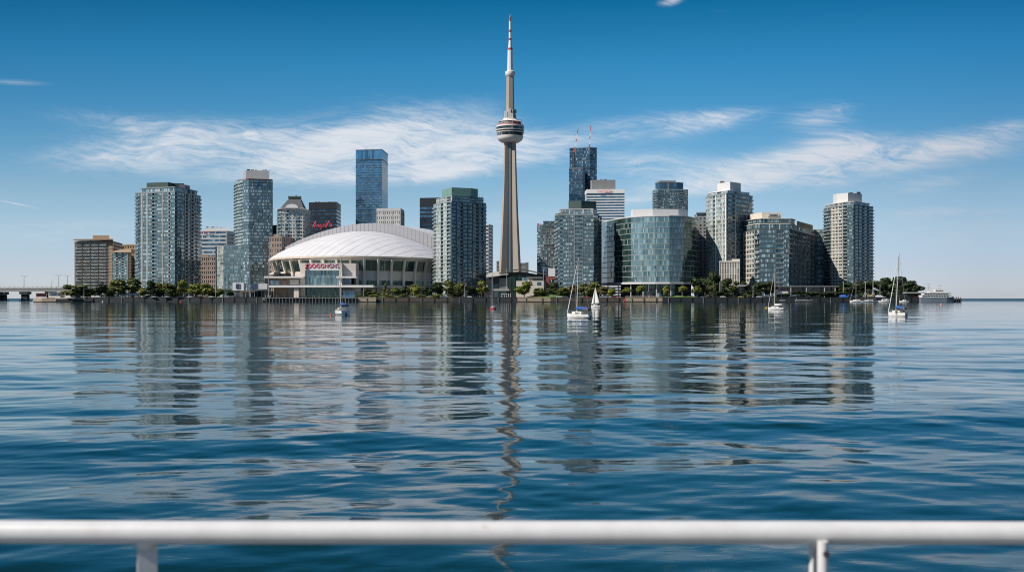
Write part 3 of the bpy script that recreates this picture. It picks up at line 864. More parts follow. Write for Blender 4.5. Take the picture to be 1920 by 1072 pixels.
for x, D in ((1160, 1244), (1183, 1219), (1206, 1209), (1258, 1201), (1231, 1203), (1279, 1207), (1306, 1258), (1140, 1284)):
    k = MB(); k.tube((at(x, D), D, GZ), (at(x, D), D, zb - 1.95), .7, .7, 10); k.build("column", M_steel, r)
# --- white-topped condo
r = new("condo_tower", "pale green-glass condo tower with white boxy penthouse, right of the grey gridded tower", "building", 1367, 1240)
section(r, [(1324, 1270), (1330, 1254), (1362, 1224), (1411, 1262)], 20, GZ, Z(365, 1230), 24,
        [("g1", G_sunlit), ("g1 b.7 p.15 g1.7 p.12 g.9 p.1", G_sunlit), "b.35 g.7 b.9 p.1 g1.2 g1.2 p.1 o1.3"], G_dkteal, M_slab, M_white, slab_t=.5, slab_o=.3, pierm=M_white)
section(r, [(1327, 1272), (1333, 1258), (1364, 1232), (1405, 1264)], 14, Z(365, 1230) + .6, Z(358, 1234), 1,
        [("g1", G_sunlit), ("g1 b.6 g1 p.1", G_sunlit), "g1 b.6 g1 p.1 g1"], G_teal, M_white, M_white, slab_o=.4, parapet=.3)
block(r, "penthouse", [(1345, 1262), (1369, 1240), (1389, 1256)], 10, Z(358, 1234) + .8, Z(341.5, 1244), M_pink)
k = MB(); k.box(at(1353, 1262), 1262, Z(341.5, 1244) - .2, 3.4, 3, 3.5); k.build("roof_vent", M_grey, r)
k = MB(); k.box(at(1357, 1258), 1258, Z(341.5, 1244) - .2, 1.4, 2, 2.4); k.build("roof_vent", M_dark, r)
# --- rosy ribbed low block
r = new("ribbed_low_block", "low pinkish block with closely spaced vertical ribs between two right-hand condos", "building", 1368, 1196)
section(r, [(1349, 1198), (1387, 1192)], 16, GZ, Z(492, 1194), 6, [" ".join("p.55 g.7" for _ in range(12)) + " p.4"], G_black, M_cream, M_cream, slab_o=.05, parapet=0)
block(r, "crown_band", [(1348.6, 1197), (1387.4, 1191)], 16, Z(492, 1194) + .5, Z(489, 1194), M_cream)
block(r, "penthouse", [(1372, 1198), (1387.2, 1196)], 10, Z(489, 1194) + .05, Z(485.5, 1196), M_cream)
# --- hotel with long receding wing
r = new("hotel_block", "wide dark-glass hotel with cream rooftop sign box and long receding right wing", "building", 1460, 1230)
ch = [(1385, 1262), (1415, 1208), (1424, 1202), (1479, 1200), (1527, 1322)]
section(r, ch, 14, GZ, Z(431, 1202), 14, [("o.8 w1 w1 w1 w1 w1", G_dkteal), ("o1", G_dkteal), "g1 g1 g.9 p.08 b1.5 p.06 g.9", " ".join("b1 p.12" for _ in range(6))], G_dkteal, M_slabd, M_cream, slab_t=.4, slab_o=.25, parapet=.3, pierm=M_slabd)
section(r, [(1386, 1264), (1416, 1212), (1425, 1206), (1480, 1205), (1527, 1324)], 12, Z(431, 1202) + .6, Z(420, 1204), 1, ["g1 g1", "g1", "g1 p.1 g1 p.1 g1", "w1 w1 w1 w1 w1 w1"], G_dkteal, M_cream, M_cream, slab_o=.5, parapet=0)
section(r, [(1386, 1266), (1417, 1215), (1426, 1209), (1482, 1209), (1490, 1230)], 12, Z(420, 1204) + .6, Z(410, 1206), 1, ["g1 p.06 g1 p.06 g1", "g1", "g1 p.1 g1 p.1 g1", "g1"], G_dkteal, M_cream, M_cream, slab_o=1.2, parapet=0, pierm=M_slabd)
block(r, "penthouse", [(1405, 1246), (1429, 1216), (1465, 1216)], 18, Z(410, 1206) + .55, Z(398, 1216), M_cream)
k = MB(); k.box((at(1450, 1215) ), 1215.2, Z(405.8, 1215), 13.4, .5, 3.2); k.build("sign_panel", M_pink, r)
TEXTS.append((r, "TAZAZINO", at(1442.5, 1214), 1214.7, Z(405.2, 1214), 9.6, 2.4, "sign_lettering", M_dark))
block(r, "parapet_wall", [(1494, 1244), (1524, 1318)], 6, Z(420, 1204) + .6, Z(414, 1244), M_tan)
r = new("annex_block", "lower banded glass annex joining the hotel wing to the rightmost condo", "building", 1537, 1325)
section(r, [(1526, 1326), (1548, 1318)], 16, GZ, Z(431, 1320), 15, ["g1 g1 g1"], G_teal, M_slab, M_grey, slab_t=.9, slab_o=.2, parapet=.4)
# --- rightmost condo
r = new("condo_tower", "rightmost condo tower, cream left face in sun with white penthouse and stacked balconies", "building", 1591, 1280)
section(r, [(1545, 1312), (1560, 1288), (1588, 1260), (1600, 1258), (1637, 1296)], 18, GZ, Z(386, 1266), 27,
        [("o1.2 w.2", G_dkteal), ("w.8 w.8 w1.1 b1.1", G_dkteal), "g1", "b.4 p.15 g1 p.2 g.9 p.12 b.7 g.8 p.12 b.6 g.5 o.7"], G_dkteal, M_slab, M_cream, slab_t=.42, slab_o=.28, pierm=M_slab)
section(r, [(1549, 1314), (1563, 1292), (1589, 1266), (1601, 1264), (1630, 1296)], 14, Z(386, 1266) + .6, Z(379.5, 1270), 1, [("g1", G_sunlit), ("w1 w1 g1", G_dkteal), "g1", "g1 p.1 g1 p.1 g1"], G_dkteal, M_cream, M_cream, slab_o=.5, parapet=.4)
block(r, "penthouse", [(1562, 1302), (1569, 1290), (1590, 1278), (1616, 1292)], 12, Z(379.5, 1270) + 1, Z(362.5, 1284), M_pink)
roof_bits(r, 1592, 1612, 1290, Z(362.5, 1284), 3, 17)
roof_bits(r, 1620, 1634, 1296, Z(380, 1270) + .5, 3, 18)
# --- small far blocks at the needle's foot
r = new("dark_office_block", "small dark gridded block seen beside the needle tower's foot on its right", "building", 982, 1950)
section(r, [(972, 1950), (986, 1948)], 20, GZ, Z(494.5, 1949), 8, ["w1 w1 w1 w1"], G_black, M_slabd, M_grey, slab_o=.1)
block(r, "stair_tower", [(985.5, 1947), (991, 1947)], 12, GZ, Z(492, 1947), M_slabd)
r = new("dark_office_block", "thin dark block just left of the needle tower's foot", "building", 933, 1950)
section(r, [(931, 1950), (935.5, 1950)], 12, GZ, Z(491, 1950), 9, ["w1 w1"], G_black, M_slabd, M_grey, slab_o=.1)

# ------------------------------------------------------------------ the needle tower
TD = 1800.0
TX = at(956.5, TD)
def TZ(y): return zt(y, TD)
PXT = TD / F
M_tower = mat("tower_concrete", (0.32, 0.28, 0.235), 0.85, scale=0.05, var=0.16, stretch=(1, 1, .25))
M_towerd = mat("tower_concrete_dark", (0.26, 0.225, 0.19), 0.85, scale=0.05, var=0.16, stretch=(1, 1, .25))
M_mastw = plain("mast_white", (0.66, 0.66, 0.67), 0.5)
M_mastr = plain("mast_red", (0.42, 0.05, 0.05), 0.5)
tw = thing("needle_tower", "very tall concrete needle tower with round pod and red-white mast, centre of skyline", "tower", (TX, TD, GZ))
ROT = math.radians(-2)
def section_ring(L, we, core, z):
    pts = []
    for a in (-150, -30, 90):
        t = math.radians(a) + ROT
        d = Vector((math.cos(t), math.sin(t))); n = Vector((-d.y, d.x))
        e0 = d * L - n * we / 2
        e1 = d * L + n * we / 2
        t2 = math.radians(a + 60) + ROT
        m = Vector((math.cos(t2), math.sin(t2)))
        mn = Vector((-m.y, m.x))
        w2 = core * .42
        pts += [e0, e1, m * core * .72 - mn * w2, m * core * .72 + mn * w2]
    return [(TX + p.x, TD + p.y, z) for p in pts]
prof = [(553, 23.6), (530, 22.6), (505, 21.3), (470, 19.4), (430, 17.2), (395, 15.6), (350, 13.8), (310, 12.5), (266, 11.5)]
rings = []
for y, half in prof:
    L = half * PXT
    rings.append(section_ring(L, L * .40, L * .50 + 1.2, TZ(y)))
k = MB(); k.loft(rings); k.build("shaft", M_tower, tw)
# dark glazed lift strip on the recessed front face
k = MB()
t2 = math.radians(-90) + ROT
m = Vector((math.cos(t2), math.sin(t2))); mn = Vector((-m.y, m.x))
rg = []
for y, half in prof:
    L = half * PXT
    c = (L * .50 + 1.2) * .72
    wd = c * .60
    z = TZ(y)
    rg.append([(TX + (m * (c + o) + mn * s).x, TD + (m * (c + o) + mn * s).y, z) for s, o in ((-wd, .5), (wd, .5), (wd, -.5), (-wd, -.5))])
k.loft(rg); k.build("lift_strip", G_blued, tw)
k = MB()
rg = []
for y, half in prof:
    L = half * PXT
    c = (L * .50 + 1.2) * .72
    z = TZ(y)
    rg.append([(TX + (m * (c + o) + mn * s).x, TD + (m * (c + o) + mn * s).y, z) for s, o in ((-.9, 1.4), (.9, 1.4), (.9, .4), (-.9, .4))])
k.loft(rg); k.build("lift_rail", M_towerd, tw)
def lath(name, pts, m, n=40, smooth=True):
    k = MB()
    k.lathe([(r * PXT, TZ(y)) for r, y in pts], n, TX, TD)
    return k.build(name, m, tw, smooth=smooth)
M_podw = mat("pod_white", (0.64, 0.61, 0.57), 0.6, scale=0.1, var=0.06)
lath("radome", [(12, 267.5), (17, 267), (22.5, 263), (24.2, 259.5), (24.6, 256)], M_podw)
lath("window_ring", [(24.2, 255.9), (25.4, 250.2)], G_black)
lath("white_ring", [(25.9, 250.1), (26.3, 248.6)], M_podw)
lath("window_ring", [(25.5, 248.5), (26, 246)], G_black)
lath("white_ring", [(26.5, 245.9), (26.7, 244.3)], M_podw)
lath("window_ring", [(25.9, 244.2), (26, 239.4)], G_black)
lath("white_ring", [(26.6, 239.3), (26.4, 236.8), (22, 236)], M_podw)
lath("red_ring", [(26.0, 236.7), (25.8, 235.6)], M_mastr)
lath("upper_deck", [(20.5, 236), (20.2, 230.5), (19.6, 229.6)], M_grey)
lath("deck_roof", [(21.5, 229.5), (19.5, 228), (14.2, 225.5), (13, 223.2)], M_podw)
k = MB(); k.box(TX + 11 * PXT, TD - 17.2 * PXT, TZ(232.5), 4, 2.5, 2.2); k.build("red_panel", M_red, tw)
for i in range(14):
    a = 2 * PI * i / 14
    k = MB()
    p = (TX + 22.5 * PXT * math.cos(a), TD + 22.5 * PXT * math.sin(a))
    k.tube((*p, TZ(236)), (*p, TZ(226.5)), .32, .32, 5)
    k.build("railing_post", M_steel, tw)
k = MB()
for i in range(28):
    a0, a1 = 2 * PI * i / 28, 2 * PI * (i + 1) / 28
    k.tube((TX + 22.5 * PXT * math.cos(a0), TD + 22.5 * PXT * math.sin(a0), TZ(227)), (TX + 22.5 * PXT * math.cos(a1), TD + 22.5 * PXT * math.sin(a1), TZ(227)), .3, .3, 4, cap=False)
k.build("railing", M_steel, tw)
def hexa(name, pts, m, n=6, rot=0.2, ox=0.0):
    k = MB()
    k.loft([[(TX + ox * PXT + r * PXT * math.cos(rot + 2 * PI * i / n), TD + r * PXT * math.sin(rot + 2 * PI * i / n), TZ(y)) for i in range(n)] for r, y in pts])
    return k.build(name, m, tw)
hexa("upper_shaft", [(8.1, 223.4), (7.0, 143.5)], M_tower)
for ox, oy, y0, y1, wx, m_ in ((-8, -7, 224, 209.5, 4, M_podw), (-1.5, -9, 222, 206, 5, M_podw), (7.5, -6, 224, 216, 7, M_grey), (3.5, -9, 224, 214, 3.5, M_podw), (-4.5, -9, 224, 213, 3, M_tower)):
    k = MB(); k.box(TX + ox * PXT, TD + oy * PXT, TZ(y0), wx * PXT, 5, TZ(y1) - TZ(y0), .15); k.build("equipment_box", m_, tw)
k = MB(); k.tube((TX + 6.5 * PXT, TD - 6 * PXT, TZ(211)), (TX + 8.5 * PXT, TD - 9 * PXT, TZ(211)), 4.0, 4.0, 12); k.build("dish", M_grey, tw)
lath("sky_pod", [(7.0, 144), (9.0, 141.5), (9.4, 138), (9.0, 135), (5.8, 133)], M_podw, 24)
hexa("mast_base", [(5.6, 133.2), (4.6, 94.2)], M_mastw, 8)
for r0, y0, r1, y1, m_ in ((4.9, 94.2, 4.7, 90.6, M_mastr), (3.7, 90.6, 2.6, 76.2, M_mastw), (2.75, 76.2, 2.7, 72.4, M_mastr), (2.5, 72.4, 2.4, 61, M_mastw), (2.55, 61, 2.5, 56.6, M_mastr), (2.3, 56.6, 2.1, 40.2, M_mastw), (2.3, 40.2, 1.4, 32, M_mastr), (.6, 32, .3, 27.5, M_mastw)):
    lath("mast_section", [(r0, y0), (r1, y1)], m_, 12)

# ------------------------------------------------------------------ domed stadium
SD = 1400.0
SX = at(684, SD)
RR = 171 * SD / F
RB = 178.0
M_dome = mat("dome_membrane", (0.64, 0.63, 0.63), 0.55, scale=0.05, var=0.12)
def seams(m, period, ang, wd, col, axis=None):
    T = NT(m.node_tree)
    b = m.node_tree.nodes["Principled BSDF"]
    src = b.inputs['Base Color'].links[0].from_socket
    co = T.n("ShaderNodeTexCoord").outputs['Object']
    x, y, z = T.sep(co)
    q = T.m('ADD', T.m('MULTIPLY', x, math.cos(ang)), T.m('MULTIPLY', y, -math.sin(ang)))
    f = T.m('LESS_THAN', T.m('FRACT', T.m('DIVIDE', T.m('ADD', q, 4000.0), period)), wd / period)
    T.put(b.inputs['Base Color'], T.mix(f, src, col))
seams(M_dome, 11.5, math.radians(20), 0.7, (0.27, 0.265, 0.27))
M_arch = mat("ribbed_metal", (0.47, 0.465, 0.48), 0.55, scale=0.05, var=0.05)
seams(M_arch, 5.2, 0.0, 0.7, (0.26, 0.26, 0.28))
st = thing("domed_stadium", "large stadium with white ribbed dome, grey arch and cream window bays", "stadium", (SX, SD, GZ))
zr = zt(482.3, SD - RB)
Hc = 38.5
E_ = RB / RR
# front shell
def fit(P, deg):
    xs = np.array([p[0] for p in P]); ys = np.array([p[1] for p in P])
    c = np.polyfit((xs - 684) / 170, ys, deg)
    return lambda px: float(np.polyval(c, (px - 684) / 170))
ridge_y = fit([(513, 491.5), (537, 475), (560, 465), (580, 457.5), (600, 450.5), (640, 440.5), (680, 437), (720, 440), (760, 448.5), (813, 470), (855, 491.5)], 6)
arch_y = fit([(533, 464), (580, 442), (640, 424.5), (700, 418), (740, 421), (800, 439), (813, 444.5), (850, 466)], 5)
def px_of(x): return 960 + x / SD * F
def z_ridge(x): return max(zr + .3, zt(ridge_y(px_of(x)), SD))
k = MB()
nr_, nt_ = 60, 20
G = []
for i in range(nr_ + 1):
    x = SX - RR * math.cos(PI * i / nr_)
    yf = RB * math.sqrt(max(0, 1 - ((x - SX) / RR) ** 2))
    G.append([(x, SD - yf * j / nt_, zr + 1.6 + (z_ridge(x) - zr) * (1 - (j / nt_) ** 2)) for j in range(nt_ + 1)])
for i in range(nr_):
    for j in range(nt_):
        k.face([G[i][j + 1], G[i + 1][j + 1], G[i + 1][j], G[i][j]])
k.build("front_roof_shell", M_dome, st, smooth=True)
# arch panel: vertical ribbed end face and vault running back
k = MB(); kv = MB()
x0, x1 = at(533.5, SD), at(846, SD)
N = 64
top, bot = [], []
for i in range(N + 1):
    x = x0 + (x1 - x0) * i / N
    top.append((x, SD + 2, zt(arch_y(px_of(x)), SD))); bot.append((x + (2.2 if i == 0 else 0), SD + 2.0, z_ridge(x) - .8))
for i in range(N):
    k.face([bot[i], bot[i + 1], top[i + 1], top[i]])
    b2 = [(p[0] + 30, p[1] + 95, p[2] + 1) for p in (top[i], top[i + 1])]
    kv.face([top[i], top[i + 1], b2[1], b2[0]])
    k.face([bot[i + 1], bot[i], (bot[i][0], SD + 8, bot[i][2]), (bot[i + 1][0], SD + 8, bot[i + 1][2])])
k.face([bot[0], top[0], (top[0][0] + 30, SD + 97, top[0][2]), (bot[0][0] + 30, SD + 97, bot[0][2])])
k.build("arch_end_face", M_arch, st)
kv.build("rear_roof_vault", M_dome, st, smooth=True)
# rim, bowl wall, bays
M_rim = mat("rim_concrete", (0.66, 0.58, 0.49), 0.8, scale=0.08)
M_bowl = mat("bowl_concrete", (0.58, 0.525, 0.47), 0.85, scale=0.08, var=0.16)
EW = 1.04
def ring(prof, a0=0, a1=PI, n=64, ey=1.0):
    k = MB()
    R = [[(SX + r * math.cos(-(a0 + (a1 - a0) * i / n)), SD + ey * E_ * r * math.sin(-(a0 + (a1 - a0) * i / n)), z) for i in range(n + 1)] for r, z in prof]
    for q in range(len(R) - 1):
        for i in range(n):
            k.face([R[q][i], R[q][i + 1], R[q + 1][i + 1], R[q + 1][i]])
    return k
ring([(RR * .955, zr - 4.2), (RR * .985, zr - 2.2), (RR, zr - .5), (RR * 1.003, zr + 1.6), (RR * .985, zr + 2.2)]).build("roof_rim", M_rim, st, smooth=True)
zw1, zw0, zl1, zl0 = zr - 3.5, zr - 16, zr - 26.5, zr - 31.5
ring([(RR * .932, GZ), (RR * .932, zw0), (RR * .958, zw1), (RR * .97, zw1 + 2)], ey=EW).build("bowl_wall", M_bowl, st)
ring([(RR * .94, zw0 - 2), (RR * .985, zw0 - 1.6), (RR * .985, zw0 + .3), (RR * .94, zw0 + .8)], PI * .5 + .68, PI, ey=EW).build("ledge", M_rim, st)
nb = 23
for i in range(nb + 1):
    th = -PI + PI * i / nb
    d = Vector((math.cos(th) * E_, math.sin(th))).normalized(); n_ = Vector((-d.y, d.x))
    k = MB()
    rg = []
    for rr, z, wd in ((.940, GZ, 1.3), (.940, zw0, 1.3), (.972, zw1 + 1.2, 1.3)):
        c = Vector((SX + RR * rr * math.cos(th), SD + EW * RB * rr * math.sin(th)))
        rg.append([(*(c - n_ * wd + d * 1.6), z), (*(c + n_ * wd + d * 1.6), z), (*(c + n_ * wd - d * 3), z), (*(c - n_ * wd - d * 3), z)])
    k.loft(rg); k.build("pier", M_rim, st)
    if i < nb:
        for (ra, za, rb, zb_), m_ in (((.9365, zw0 + 1, .9605, zw1), G_dkgreen), ((.9345, zl0, .9345, zl1), G_dkgreen)):
            t0, t1 = th + .012, -PI + PI * (i + 1) / nb - .012
            k = MB()
            P = []
            for t, rr, z in ((t0, ra, za), (t1, ra, za), (t1, rb, zb_), (t0, rb, zb_)):
                P.append((SX + RR * rr * math.cos(t) * 1.002, SD + EW * RB * rr * math.sin(t) * 1.002, z))
            L = RR * (t1 - t0)
            k.face(P, 0, [(0, za), (L, za), (L, zb_), (0, zb_)])
            k.build("window", m_, st)
ring([(RR * .94, zr - 35), (RR * .995, zr - 35), (RR * .995, zr - 32.6), (RR * .94, zr - 32.4)], PI * .08, PI * .62, ey=EW).build("canopy", M_conc, st)
ring([(RR * .80, zr + 1.7), (RR * .2, zr + 2.0)]).build("roof_deck", M_grey, st)

def bx(name, x0, x1, D, dep, y0, y1, m, par=st):
    k = MB()
    z0 = GZ if y0 is None else zt(y0, D)
    k.prism([(at(x0, D), D), (at(x1, D), D), (at(x1, D), D + dep), (at(x0, D), D + dep)], z0, zt(y1, D))
    return k.build(name, m, par)
# entrance block
ED = 1196
bx("entrance_wall", 563, 572, ED, 92, None, 493, M_rim)
bx("entrance_wall", 636, 641, ED, 92, None, 493, M_rim)
bx("entrance_wall", 641.1, 667, ED + 6, 88, None, 493.5, M_bowl)
sgn = bx("sign_panel", 572.05, 635.95, ED, 92, 507, 493.2, M_white)
k = MB()
for i, (y0, y1) in enumerate(((534.2, 520.5), (520.4, 507.2))):
    k = MB(); k.wall((at(572.05, ED + 3), ED + 3), (at(635.95, ED + 3), ED + 3), zt(y0, ED + 3), zt(y1, ED + 3)); k.build("entrance_glazing", G_green, st)
k = MB(); k.wall((at(572.05, ED + 5), ED + 5), (at(635.95, ED + 5), ED + 5), GZ, zt(538.8, ED + 5)); k.build("lobby_glazing", G_dkgreen, st)
bx("canopy", 562, 700, ED - 8, 14, 538.6, 534.4, M_white)
bx("canopy", 630.5, 668, ED - 6, 11, 521, 517.6, M_white)
k = MB(); k.box(at(651, ED + 5), ED + 5.2, zt(533, ED + 5), 15, 1, 7.4); k.build("window", G_navy, st)
k = MB(); k.box(at(663, ED + 5), ED + 5.2, zt(533, ED + 5), 5, 1, 8); k.build("door", M_dark, st)
k = MB(); k.box(at(655, ED - 2), ED - 2, GZ, 14, 3, 6.5); k.build("kiosk", G_blue, st)
k = MB(); k.box(at(655, ED - 3), ED - 3, GZ + 6.6, 17, 4, .8); k.build("kiosk_roof", M_steel, st)
bx("side_pier", 660, 671, ED + 2, 80, None, 538.8, M_bowl)
TEXTS.append((sgn, "OOGGNGHS", at(576.5, ED), ED - .25, zt(502.4, ED), 35.2, 4.9, "sign_lettering", M_redsign))
# small crossed emblem left of the letters: a dark and a red sloping stroke with two round knobs
k = MB()
e = ED - .5
k.tube((at(573, e), e, zt(505, e)), (at(576.6, e), e, zt(495, e)), .55, .55, 6)
k.tube((at(576.8, e), e, zt(504.8, e)), (at(572.8, e), e, zt(496, e)), .45, .45, 6)
k.tube((at(575.8, e), e - .2, zt(495.4, e)), (at(576.8, e), e - .2, zt(494.6, e)), .8, .5, 8)
k.tube((at(572.9, e), e - .2, zt(502.4, e)), (at(573.9, e), e - .2, zt(501.4, e)), .9, .6, 8)
k.build("emblem", M_dark, sgn, tuple(st.location))
k = MB()
k.tube((at(573.6, e), e - .6, zt(495.4, e)), (at(577.2, e), e - .6, zt(506, e)), .55, .4, 6)
k.build("emblem_stroke", M_redsign, sgn, tuple(st.location))
# left wing with terrace
bx("terrace_roof", 486, 569, ED - 6, 40, 521, 518, M_white)
bx("terrace_wall", 497, 563, ED, 30, 534.3, 521.05, M_tan)
k = MB(); k.box(at(515, ED - .6), ED - .6, zt(533.6, ED), 11.5, .8, 4.8); k.build("window", G_teal, st)
k = MB(); k.box(at(534, ED - .6), ED - .6, zt(533.6, ED), 4, .8, 4.8); k.build("door", M_brown, st)
k = MB(); k.box(at(552, ED - .6), ED - .6, zt(533.6, ED), 10, 1.2, 6); k.build("cream_panel", M_cream, st)  # plain cream panel on the terrace wall
bx("terrace_floor", 472, 562, ED - 8, 40, 538.8, 534.6, M_white)
bx("terrace_parapet", 472, 501, ED - 9, 12, 542, 531.5, M_pink)
bx("ground_wall", 513, 563, ED + 2, 26, None, 538.9, M_tan)
bx("ground_wall", 540, 553, ED, 2.4, None, 539.2, M_grey)
k = MB(); k.prism([(at(553, ED), ED - 6), (at(562, ED), ED - 6), (at(562, ED), ED + 2), (at(553, ED), ED + 2)], GZ, zt(540, ED)); k.build("stair_wall", M_rim, st)
for x in (474, 482, 490, 498, 506):
    k = MB(); k.tube((at(x, ED - 5), ED - 5, GZ), (at(x, ED - 5), ED - 5, zt(542, ED - 5)), .35, .35, 8); k.build("column", M_steel, st)
k = MB(); k.box(at(490, ED + 8), ED + 8, GZ, 26, 6, 7.5); k.build("shop_front", G_black, st)
# lettering: built-in font turned into thin solid letters
def lettering(par, text, x, y, z, wide, high, name, m):
    cu = bpy.data.curves.new(name, 'FONT')
    cu.body = text
    cu.extrude = .03
    cu.space_character = 1.12
    o = bpy.data.objects.new("tmp", cu)
    COL.objects.link(o)
    bpy.context.view_layer.update()
    me = bpy.data.meshes.new_from_object(o.evaluated_get(bpy.context.evaluated_depsgraph_get()))
    bpy.data.objects.remove(o)
    vs = np.empty(len(me.vertices) * 3, dtype=np.float32)
    me.vertices.foreach_get("co", vs)
    vs = vs.reshape(-1, 3)
    mn, mx = vs.min(0), vs.max(0)
    R = par.location if par.parent is None else par.parent.location
    out = np.stack([(vs[:, 0] - mn[0]) / (mx[0] - mn[0]) * wide + x - R.x, y - .3 * (vs[:, 2] - mn[2]) / (mx[2] - mn[2]) - R.y + 0.02,
                    (vs[:, 1] - mn[1]) / (mx[1] - mn[1]) * high + z - R.z], -1)
    me.vertices.foreach_set("co", out.astype(np.float32).ravel())
    me.materials.clear()
    me.materials.append(m)
    me.update()
    link(name, me, par)
for tx in TEXTS: lettering(*tx)

# ------------------------------------------------------------------ land, quay walls, wharf
k = MB()
SH = 1143.0
land = [(at(148, 1164), 1164), (at(218, 1160), 1160), (at(492, 1150), 1150), (at(700, SH + 2.5), SH + 2.5), (at(1740, SH + 2.5), SH + 2.5), (at(1745, 1330), 1330), (at(1660, 2000), 2000), (at(1560, 3200), 3200), (at(330, 3200), 3200), (at(240, 2000), 2000), (at(165, 1420), 1420), (at(142, 1290), 1290), (at(140, 1180), 1180)]
k.prism(land, -2, GZ)
M_land = mat("paving", (0.20, 0.19, 0.17), 0.9, scale=0.05, var=0.2)
tag(k.build("ground", M_land), kind='structure')
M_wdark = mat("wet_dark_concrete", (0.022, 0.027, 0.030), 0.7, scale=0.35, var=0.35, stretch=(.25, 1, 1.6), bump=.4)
M_wtan = mat("tan_stone", (0.36, 0.29, 0.20), 0.85, scale=0.5, var=0.4, stretch=(.4, 1, 1.2), bump=.6)  # tan is the stone's own colour
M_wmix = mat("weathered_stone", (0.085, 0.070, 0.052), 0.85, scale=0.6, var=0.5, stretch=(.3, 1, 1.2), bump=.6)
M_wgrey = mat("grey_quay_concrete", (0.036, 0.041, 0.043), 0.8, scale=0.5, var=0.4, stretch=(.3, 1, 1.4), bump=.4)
def seawall(x0, x1, m, label, D0=SH, D1=SH, ztop=GZ + .15, foot=True):
    n = max(2, int((x1 - x0) / 14))
    r = thing("seawall", label, "seawall", (at((x0 + x1) / 2, D0), D0, 0), 0, "quay wall sections along the shore")
    A, B_ = Vector((at(x0, D0), D0)), Vector((at(x1, D1), D1))
    k = MB()
    k.prism([(A.x, A.y), (B_.x - .02, B_.y), (B_.x - .02, B_.y + 1.6), (A.x, A.y + 1.6)], -2.5, ztop)
    k.build("wall_face", m, r)
    k = MB()
    k.prism([(A.x, A.y - .25), (B_.x - .02, B_.y - .25), (B_.x - .02, B_.y + 1.9), (A.x, A.y + 1.9)], ztop + .003, ztop + .4)
    k.build("coping", m, r)
    nf = int((x1 - x0) / 21)
    for i in range(nf):
        p = A.lerp(B_, (i + .5) / nf)
        k = MB(); k.box(p.x, p.y - .62, -1.5, .55, .4, ztop + 1.5); k.build("fender_post", M_black if i % 3 else M_grey, r)
    if foot:
        k = MB()
        k.prism([(A.x, A.y - .4), (B_.x - .02, B_.y - .4), (B_.x - .02, B_.y - .003), (A.x, A.y - .003)], -2.5, 1.0)
        k.build("algae_band", M_wdark if m is not M_wdark else M_black, r)
    return r
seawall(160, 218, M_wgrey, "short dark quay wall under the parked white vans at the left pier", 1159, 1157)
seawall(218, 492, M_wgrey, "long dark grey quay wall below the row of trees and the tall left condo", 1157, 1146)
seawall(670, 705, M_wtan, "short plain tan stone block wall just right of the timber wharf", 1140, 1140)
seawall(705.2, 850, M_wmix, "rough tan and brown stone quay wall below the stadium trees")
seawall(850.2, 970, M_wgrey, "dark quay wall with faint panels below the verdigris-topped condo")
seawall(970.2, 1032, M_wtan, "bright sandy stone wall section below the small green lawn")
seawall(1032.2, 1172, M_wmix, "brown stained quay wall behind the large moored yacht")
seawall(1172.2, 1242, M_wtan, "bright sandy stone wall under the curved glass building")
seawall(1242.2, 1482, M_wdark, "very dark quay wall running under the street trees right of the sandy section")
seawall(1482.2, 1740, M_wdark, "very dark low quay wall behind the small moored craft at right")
# timber wharf in front of the stadium
r = thing("wharf", "timber wharf on pale piles with black gaps, in front of the stadium", "wharf", (at(580, 1140), 1140, 0))
k = MB(); k.prism([(at(491, 1140), 1139), (at(670, 1140), 1138), (at(670, 1140), 1152), (at(491, 1140), 1152)], GZ - .7, GZ + .1); k.build("deck", M_grey, r)
k = MB(); k.prism([(at(491, 1150), 1150), (at(670, 1150), 1150), (at(670, 1150), 1152), (at(491, 1150), 1152)], -2, GZ - .72); k.build("back_wall", M_black, r)
for i in range(29):
    x = 493 + i * 6.2
    k = MB(); k.tube((at(x, 1138.5), 1138.5, -2), (at(x, 1138.5), 1138.5, GZ - .72), .34, .30, 8); k.build("pile", M_grey, r)
# grass
M_grass = mat("mown_grass", (0.10, 0.16, 0.03), 0.9, scale=0.3, var=0.4)
def lawn(x0, x1, y1, D0, D1):
    k = MB()
    n = 24
    P = []
    for i in range(n + 1):
        f = i / n
        x = x0 + (x1 - x0) * f
        h = (zt(y1, D1) - GZ) * math.sin(PI * min(1, max(0, f))) ** .6
        P.append([(at(x, D0), D0, GZ + .1), (at(x, D1), D1, GZ + .1 + h), (at(x, D1 + 18), D1 + 18, GZ + .1)])
    for a, b in zip(P[:-1], P[1:]):
        k.face([a[0], b[0], b[1], a[1]]); k.face([a[1], b[1], b[2], a[2]])
    tag(k.build("lawn", M_grass), kind='structure')
lawn(985, 1064, 552.5, 1147, 1166)
lawn(1240, 1310, 554.2, 1147, 1153)
lawn(668, 850, 555.2, 1147, 1156)
# left pier
r = thing("stone_pier", "low sandy stone pier head with dark base at far left", "pier", (at(110, 1160), 1160, 0))
k = MB()
k.prism([(at(62, 1165), 1165), (at(78, 1158), 1158), (at(160, 1158), 1158.5), (at(160, 1190), 1190), (at(66, 1190), 1190)], .9, 4.6); k.build("pier_wall", M_wtan, r)
k = MB()
k.prism([(at(64, 1164), 1162), (at(80, 1157), 1156.5), (at(160, 1157), 1156.5), (at(160, 1180), 1180), (at(70, 1180), 1180)], -2, .88); k.build("pier_base", M_black, r)
k = MB(); k.box(at(140, 1158), 1158, .9, 40, 2.0, 2.6); k.build("fender_wall", M_wdark, r)
